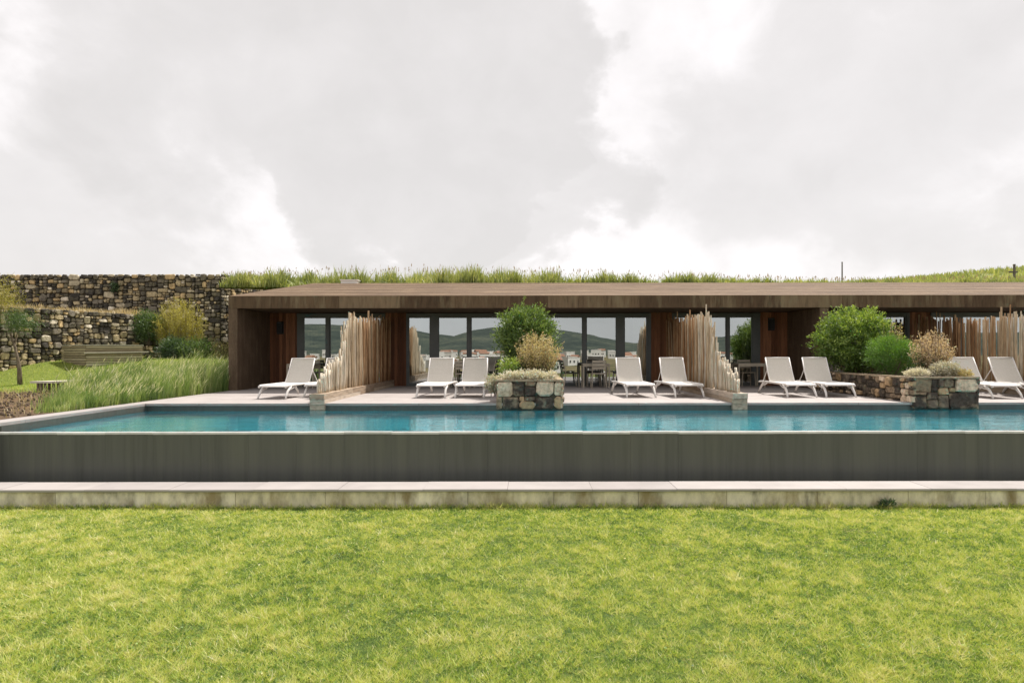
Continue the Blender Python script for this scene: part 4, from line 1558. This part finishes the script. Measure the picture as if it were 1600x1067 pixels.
# pale plumes on top of them
sel = RNG.choice(n, 2400, replace=False)
sel = sel[Y[sel] > 13.4]
Pp = np.stack([X[sel], Y[sel], Z[sel] + H[sel] * 0.82], -1)
Pp[:, 0] += lean[sel, 0] * 0.75
Pp[:, 1] += lean[sel, 1] * 0.75
D = np.stack([RNG.normal(0.42, 0.25, len(sel)), RNG.normal(0, 0.2, len(sel)), np.full(len(sel), 0.8)], -1)
me = leaves('grass_plumes', Pp, D, RNG.uniform(0.13, 0.24, len(sel)), RNG.uniform(0.010, 0.020, len(sel)), np.clip(RNG.normal(0.92, 0.12, len(sel)), 0, 1))
tag(link('grass_plumes', me, 'tall_grass'), 'pale seed plumes swaying above the tall grasses', 'grass', kind='stuff')

# short turf on the bank, dry stems on the soil
n = 26000
X = RNG.uniform(-19, -9, n)
Y = RNG.uniform(15.5, 25, n)
k = Y + 3.0 * 0.5 - 0.35 * X
keep = (k > 22.1 + RNG.normal(0, 0.25, n))
X, Y = X[keep], Y[keep]
n = len(X)
me = blades('bank_turf', np.stack([X, Y, bank_z(X, Y) - 0.01], -1), RNG.uniform(0.04, 0.10, n), RNG.uniform(0.008, 0.016, n), RNG.normal(0, 0.03, (n, 2)),
            np.clip(RNG.normal(0.45, 0.2, n) + (fbm(X * 1.2, Y * 1.2) - 0.5) * 0.9, 0, 1), segs=1)
tag(link('bank_turf', me, 'lawn_blade'), 'short bright turf on the bank below the stone wall', 'grass', kind='stuff')
n = 2200
Y = RNG.uniform(9.6, 17.2, n)
X = -8.9 - RNG.uniform(0, 1, n) ** 0.8 * 5.5
me = blades('dry_stems', np.stack([X, Y, bank_z(X, Y) - 0.01], -1), RNG.uniform(0.04, 0.20, n), RNG.uniform(0.006, 0.014, n), RNG.normal(0, 0.07, (n, 2)),
            np.clip(RNG.normal(0.3, 0.3, n), 0, 1))
tag(link('dry_stems', me, 'straw'), 'dry straw stems lying over the brown soil bed', 'grass', kind='stuff')
n = 1500
Y = RNG.uniform(9.6, 16.8, n)
X = -8.95 - RNG.uniform(0, 1, n) ** 0.8 * 5.0
r = RNG.uniform(0.012, 0.05, n)
oct_ = np.array([[1, 0, 0], [0, 1, 0], [-1, 0, 0], [0, -1, 0], [0, 0, 1], [0, 0, -1]], float)
V = (oct_[None] * RNG.uniform(0.6, 1.3, (n, 6, 1))) * r[:, None, None] + np.stack([X, Y, bank_z(X, Y) + r * 0.3], -1)[:, None, :]
fi = np.array([[0, 1, 4], [1, 2, 4], [2, 3, 4], [3, 0, 4], [1, 0, 5], [2, 1, 5], [3, 2, 5], [0, 3, 5]])
F = (np.arange(n) * 6)[:, None, None] + fi[None]
me = np_mesh('soil_clods', V.reshape(-1, 3), F.ravel(), np.full(8 * n, 3), np.repeat(RNG.uniform(0, 0.55, n), 8))
tag(link('soil_clods', me, 'soil'), 'dark clods and small stones in the soil bed beside the pool', 'soil', kind='stuff')
# dry grass on the terrace edge
n = 5200
u = RNG.uniform(0, 1, n)
w = RNG.uniform(0.05, 1.8, n)
ud = (A1 - A0).normalized()
X = A0.x + (A1.x - A0.x) * u - ud.y * w
Y = A0.y + (A1.y - A0.y) * u + ud.x * w
Hh = RNG.uniform(0.10, 0.36, n) * (0.5 + vnoise(X * 1.3, Y * 1.3))
me = blades('terrace_grass', np.stack([X, Y, np.full(n, 2.6)], -1), Hh, RNG.uniform(0.012, 0.022, n), RNG.normal(0, 0.07, (n, 2)),
            np.clip(RNG.normal(0.55, 0.25, n), 0, 1))
tag(link('terrace_grass', me, 'straw'), 'dry golden grass along the top of the lower stone wall', 'grass', kind='stuff')

# shrubs by the walls
sprays('broom_shrub', 'feathery yellow broom shrub in front of the stone walls', 'shrub', (-14.75, 27.0, 0.6), 1.05, 150, 90, 0.17, 'leaf_yellow', 41, height=3.0, tone_b=0.5, narrow=0.07, lean=0.6)
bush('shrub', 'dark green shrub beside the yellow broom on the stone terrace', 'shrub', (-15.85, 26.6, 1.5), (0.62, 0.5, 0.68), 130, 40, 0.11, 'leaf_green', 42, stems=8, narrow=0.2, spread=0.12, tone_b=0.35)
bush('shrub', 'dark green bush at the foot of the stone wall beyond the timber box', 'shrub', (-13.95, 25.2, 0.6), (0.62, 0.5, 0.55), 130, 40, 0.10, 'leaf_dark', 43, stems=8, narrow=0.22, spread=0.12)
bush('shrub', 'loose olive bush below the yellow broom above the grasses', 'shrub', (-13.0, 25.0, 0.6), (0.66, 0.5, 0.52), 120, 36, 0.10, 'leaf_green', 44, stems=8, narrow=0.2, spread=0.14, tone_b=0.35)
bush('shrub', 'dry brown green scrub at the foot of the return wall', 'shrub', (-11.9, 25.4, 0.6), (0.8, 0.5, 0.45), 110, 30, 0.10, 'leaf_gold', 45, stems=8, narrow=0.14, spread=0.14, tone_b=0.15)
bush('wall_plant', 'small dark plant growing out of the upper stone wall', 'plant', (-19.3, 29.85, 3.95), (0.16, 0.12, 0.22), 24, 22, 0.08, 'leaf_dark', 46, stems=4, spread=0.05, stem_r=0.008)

# young tree with a leaning double trunk
tr = thing('young_tree', 'thin young tree with leaning double trunk beside the stone wall', 'tree', (-16.0, 20.1, 0.05))
m_ = MB()
m_.tube([(0.06, 0, -0.05), (0.02, 0, 0.6), (-0.12, 0, 1.2), (-0.30, 0, 1.75), (-0.42, 0, 2.4)], [0.055, 0.046, 0.038, 0.028, 0.015], 7)
m_.tube([(-0.04, 0.05, -0.05), (-0.06, 0.05, 0.7), (-0.18, 0.05, 1.35), (-0.05, 0.02, 1.75)], [0.05, 0.042, 0.03, 0.016], 7)
m_.tube([(-0.30, 0, 1.72), (-0.05, -0.1, 2.05), (0.2, -0.15, 2.15)], [0.024, 0.016, 0.008], 5)
m_.tube([(-0.36, 0, 2.0), (-0.6, 0.1, 2.5), (-0.75, 0.1, 2.75)], [0.02, 0.014, 0.008], 5)
m_.build('trunk', 'bark', tr, smooth=True)
RNG = np.random.default_rng(88)


def tuft(c, r, n):
    return np.array(c) + RNG.normal(size=(n, 3)) * np.array(r)


P = np.concatenate([tuft((0.12, -0.1, 2.03), (0.24, 0.2, 0.17), 1500), tuft((-0.15, 0.0, 2.15), (0.2, 0.2, 0.15), 700)])
D = RNG.normal(size=(len(P), 3)) * 0.6 + np.array([0.3, 0, -0.35])
me = leaves('crown', P, D, RNG.uniform(0.10, 0.2, len(P)), RNG.uniform(0.007, 0.013, len(P)), np.clip(RNG.normal(0.35, 0.2, len(P)), 0, 1))
link('crown', me, 'leaf_green', tr)
P = np.concatenate([tuft((-0.65, 0.0, 2.85), (0.28, 0.25, 0.28), 1700), tuft((-0.35, 0.0, 2.6), (0.2, 0.2, 0.2), 500)])
D = RNG.normal(size=(len(P), 3)) * 0.6 + np.array([0.1, 0, 0.3])
me = leaves('crown', P, D, RNG.uniform(0.08, 0.18, len(P)), RNG.uniform(0.007, 0.013, len(P)), np.clip(RNG.normal(0.35, 0.2, len(P)), 0, 1))
link('crown', me, 'leaf_yellow', tr)

# ------------------------------------------------------------------ reeds along the crest
RNG = np.random.default_rng(99)
n = 38000
X = RNG.uniform(-16.5, 27, n)
Y = 26.5 + RNG.uniform(0, 1, n) ** 1.4 * 3.5
left = X < -12.8
Y = np.where(left, RNG.uniform(34.3, 36.5, n), Y)
hx = np.interp(X, [-16.5, -13, -10, -3, 1, 5, 9, 13, 27], [0.35, 0.46, 0.58, 0.66, 0.58, 0.44, 0.33, 0.28, 0.28])
clump = fbm(X * 1.7, Y * 0.9, 3)
keep = RNG.uniform(0, 1, n) < np.clip(0.45 + 1.6 * (clump - 0.3), 0.3, 1)
X, Y, hx, clump = X[keep], Y[keep], hx[keep], clump[keep]
n = len(X)
Z = np.where(X < -12.8, 4.62 + (Y - 30) * 0.07, hill_z(X, Y)) - 0.03
H = hx * RNG.uniform(0.3, 1.05, n) * np.clip(-0.05 + 2.3 * clump, 0.3, 1.9)
tone = np.clip(RNG.normal(0.45, 0.17, n) + (vnoise(X * 0.7, Y) - 0.5) * 0.5, 0, 0.85)
me = blades('reeds', np.stack([X, Y, Z], -1), H, RNG.uniform(0.025, 0.07, n), RNG.normal(0, 0.15, (n, 2)) * 1.0, tone)
tag(link('reeds', me, 'reed'), 'light green reeds growing along the crest behind the roof', 'reeds', kind='stuff')
sel = RNG.choice(n, 900, replace=False)
Pp = np.stack([X[sel], Y[sel], Z[sel]], -1)
Hs = hx[sel] * RNG.uniform(1.0, 1.55, len(sel))
me = blades('seed_stalks', Pp, Hs, np.full(len(sel), 0.016), RNG.normal(0, 0.05, (len(sel), 2)), np.full(len(sel), 0.85))
tag(link('seed_stalks', me, 'reed'), 'thin brown seed stalks standing above the reeds', 'reeds', kind='stuff')
Pt = Pp + np.stack([np.zeros(len(sel)), np.zeros(len(sel)), Hs * 0.9], -1)
D = np.stack([RNG.normal(0, 0.15, len(sel)), RNG.normal(0, 0.15, len(sel)), np.ones(len(sel))], -1)
me = leaves('seed_heads', Pt, D, RNG.uniform(0.08, 0.2, len(sel)), RNG.uniform(0.025, 0.05, len(sel)), np.full(len(sel), 1.0))
tag(link('seed_heads', me, 'reed'), 'brown seed heads on the stalks above the reeds', 'reeds', kind='stuff')
# scrub on the far rise
n = 16000
X = RNG.uniform(22, 100, n)
Y = RNG.uniform(32, 95, n)
Z = hill_z(X, Y) - 0.05
me = blades('hill_scrub', np.stack([X, Y, Z], -1), RNG.uniform(0.25, 0.8, n) * (0.5 + fbm(X * .4, Y * .4)), RNG.uniform(0.10, 0.22, n), RNG.normal(0, 0.15, (n, 2)),
            np.clip(RNG.normal(0.5, 0.2, n), 0, 0.85))
tag(link('hill_scrub', me, 'reed'), 'pale green scrub covering the rise beyond the roof', 'grass', kind='stuff')

# poles on the hill
up_ = thing('utility_pole', 'plain thin pole standing alone on the crest behind the roof', 'pole', (490 * 0.055, 55, 5.6))
MB().tube([(0, 0, 0), (0, 0, 1.5), (0, 0, 3.2)], [0.07, 0.06, 0.05], 7).build('shaft', 'utility', up_)
MB().tube([(0, 0, 3.2), (0, 0, 3.25)], [0.07, 0.05], 7).build('cap', 'utility', up_)
up_ = thing('utility_pole', 'utility pole with a crossarm on the scrubby rise', 'pole', (759 * 0.05, 50, 5.6))
MB().tube([(0, 0, 0), (0, 0, 1.5), (0, 0, 2.35)], [0.12, 0.10, 0.09], 7).build('shaft', 'utility', up_)
MB().box(-0.42, 0.22, -0.05, 0.05, 1.68, 1.80).build('crossarm', 'utility', up_)

# ------------------------------------------------------------------ town in the valley (seen in the glass)
rnd = random.Random(12)
for k in range(130):
    d = 240 + 380 * rnd.random() ** 0.7
    x = rnd.gauss(0, 0.26) * d
    w, dp, h = rnd.uniform(5, 10), rnd.uniform(6, 8), rnd.uniform(3.2, 7.2)
    zbase = float(ground_z(np.array([x]), np.array([-d]))[0])
    red = rnd.random() < 0.4
    o = thing('town_house', 'white walled house with a clay roof in the valley town mirrored in the glass' if red else
              'white walled house with a flat pale roof in the valley town mirrored in the glass', 'house', (x, -d, zbase), rnd.uniform(-0.6, 0.6), 'houses of the valley town')
    MB().box(-w / 2, w / 2, -dp / 2, dp / 2, -3, h).build('wall', 'plaster', o)
    m_ = MB()
    r_ = rnd.uniform(1.0, 1.8)
    if red:
        m_.add([(-w / 2 - .4, -dp / 2 - .4, h), (w / 2 + .4, -dp / 2 - .4, h), (w / 2 + .4, dp / 2 + .4, h), (-w / 2 - .4, dp / 2 + .4, h), (-w / 2 - .4, 0, h + r_), (w / 2 + .4, 0, h + r_)],
               [(0, 1, 5, 4), (2, 3, 4, 5), (0, 4, 3), (1, 2, 5), (3, 2, 1, 0)])
    else:
        m_.box(-w / 2 - .15, w / 2 + .15, -dp / 2 - .15, dp / 2 + .15, h, h + 0.5)
    m_.build('roof', 'clay' if red else 'plaster', o)
    for q in range(3):
        xx = (-0.3 + 0.3 * q) * w
        MB().box(xx - 0.5, xx + 0.5, dp / 2, dp / 2 + 0.05, h * 0.35, h * 0.35 + 1.4).build('window', 'black', o)

# ================================================================== LAWN
RNG = np.random.default_rng(5)
P = []
bands = [(3.2, 4.6, 16000), (4.6, 6.2, 12500), (6.2, 7.8, 9500), (7.8, 9.06, 7500)]
for a, b, rho in bands:
    wmax = 0.92 * b + 1.6
    n = int((b - a) * 2 * wmax * rho)
    X = RNG.uniform(-wmax, wmax, n)
    Y = RNG.uniform(a, b, n)
    P.append(np.stack([X, Y], -1))
P = np.concatenate(P)
X, Y = P[:, 0], P[:, 1]
n = len(X)
Z = -1.1 + (fbm(X * 0.5, Y * 0.5) - 0.5) * 0.05 - 0.004
big = fbm(X * 0.55 + 5, Y * 0.8 + 2, 3)
med = fbm(X * 2.6 + 50, Y * 3.2 + 9, 3)
fin = 0.6 * vnoise(X * 22, Y * 22) + 0.4 * vnoise(X * 9, Y * 9)
H = (0.012 + 0.030 * RNG.uniform(0, 1, n)) * (0.10 + 0.6 * med + 1.35 * fin)
H = H * np.where(Y > 9.0, 2.4, 1.0)
Wd = np.interp(Y, [3.2, 9], [0.0042, 0.0085]) * RNG.uniform(0.7, 1.4, n)
lean = RNG.normal(0, 0.8, (n, 2)) * H[:, None]
tone = 0.50 + (big - 0.5) * 0.45 + (med - 0.5) * 0.6 + (fin - 0.5) * 1.2 + RNG.normal(0, 0.22, n)
tone = np.where(tone > 0.78, 0.78 + (tone - 0.78) * 0.4, tone)
dead = RNG.uniform(0, 1, n) < 0.07
tone = np.where(dead, RNG.uniform(0.8, 1.0, n), tone)
me = blades('lawn_grass', np.stack([X, Y, Z], -1), H, Wd, lean, np.clip(tone, 0.0, 1.0), segs=1)
tag(link('lawn_grass', me, 'lawn_blade'), 'mown yellow green lawn in front of the pool', 'grass', kind='stuff')
# clover and low weeds between the blades, in patches
n = 60000
X = RNG.uniform(-8.5, 8.5, n)
Y = 3.3 + 5.7 * RNG.uniform(0, 1, n)
pk = fbm(X * 1.5 + 80, Y * 1.9 + 11, 4)
keep = (np.abs(X) < 0.92 * Y + 1.2) & (pk + RNG.normal(0, 0.05, n) > 0.54)
X, Y = X[keep], Y[keep]
n = len(X)
Pc = np.stack([X, Y, -1.1 + (fbm(X * 0.5, Y * 0.5) - 0.5) * 0.05 + RNG.uniform(0.006, 0.03, n)], -1)
Dc = np.stack([RNG.normal(0, 1, n), RNG.normal(0, 1, n), np.abs(RNG.normal(0.25, 0.25, n))], -1)
Lc = RNG.uniform(0.010, 0.024, n)
me = leaves('lawn_clover', Pc, Dc, Lc, Lc * 0.8, np.clip(RNG.normal(0.22, 0.13, n) + (RNG.uniform(0, 1, n) < 0.02) * 0.75, 0, 1))
tag(link('lawn_clover', me, 'lawn_blade'), 'darker clover patches in the lawn', 'clover', kind='stuff')
# coarse taller tufts in the lawn and along the base wall
n = 5200
cxy = np.stack([RNG.uniform(-9, 9, 130), RNG.uniform(3.6, 8.8, 130)], -1)
i = RNG.integers(0, 130, n)
X = cxy[i, 0] + RNG.normal(0, 0.07, n)
Y = cxy[i, 1] + RNG.normal(0, 0.05, n)
n2 = 6000
X = np.concatenate([X, RNG.uniform(-10.5, 10.5, n2)])
Y = np.concatenate([Y, 9.06 - np.abs(RNG.normal(0, 0.025, n2))])
n = n + n2
H = np.concatenate([RNG.uniform(0.04, 0.085, n - n2), RNG.uniform(0.02, 0.07, n2) * (0.25 + 1.1 * vnoise(X[-n2:] * 1.6, X[-n2:] * 0) ** 1.5)])
tone = np.concatenate([RNG.normal(0.5, 0.3, n - n2), RNG.normal(0.03, 0.08, n2)])
me = blades('lawn_tufts', np.stack([X, Y, np.full(n, -1.115)], -1), H, RNG.uniform(0.004, 0.007, n), RNG.normal(0, 0.7, (n, 2)) * H[:, None], np.clip(tone, 0, 1))
tag(link('lawn_tufts', me, 'lawn_blade'), 'coarse tufts in the lawn and along the concrete base wall', 'grass', kind='stuff')
bush('weed', 'small dark weed growing at the foot of the concrete base wall', 'plant', (5.05, 9.02, -1.1), (0.11, 0.05, 0.06), 20, 16, 0.05, 'leaf_dark', 61, stems=3, spread=0.02, stem_r=0.004, narrow=0.2)
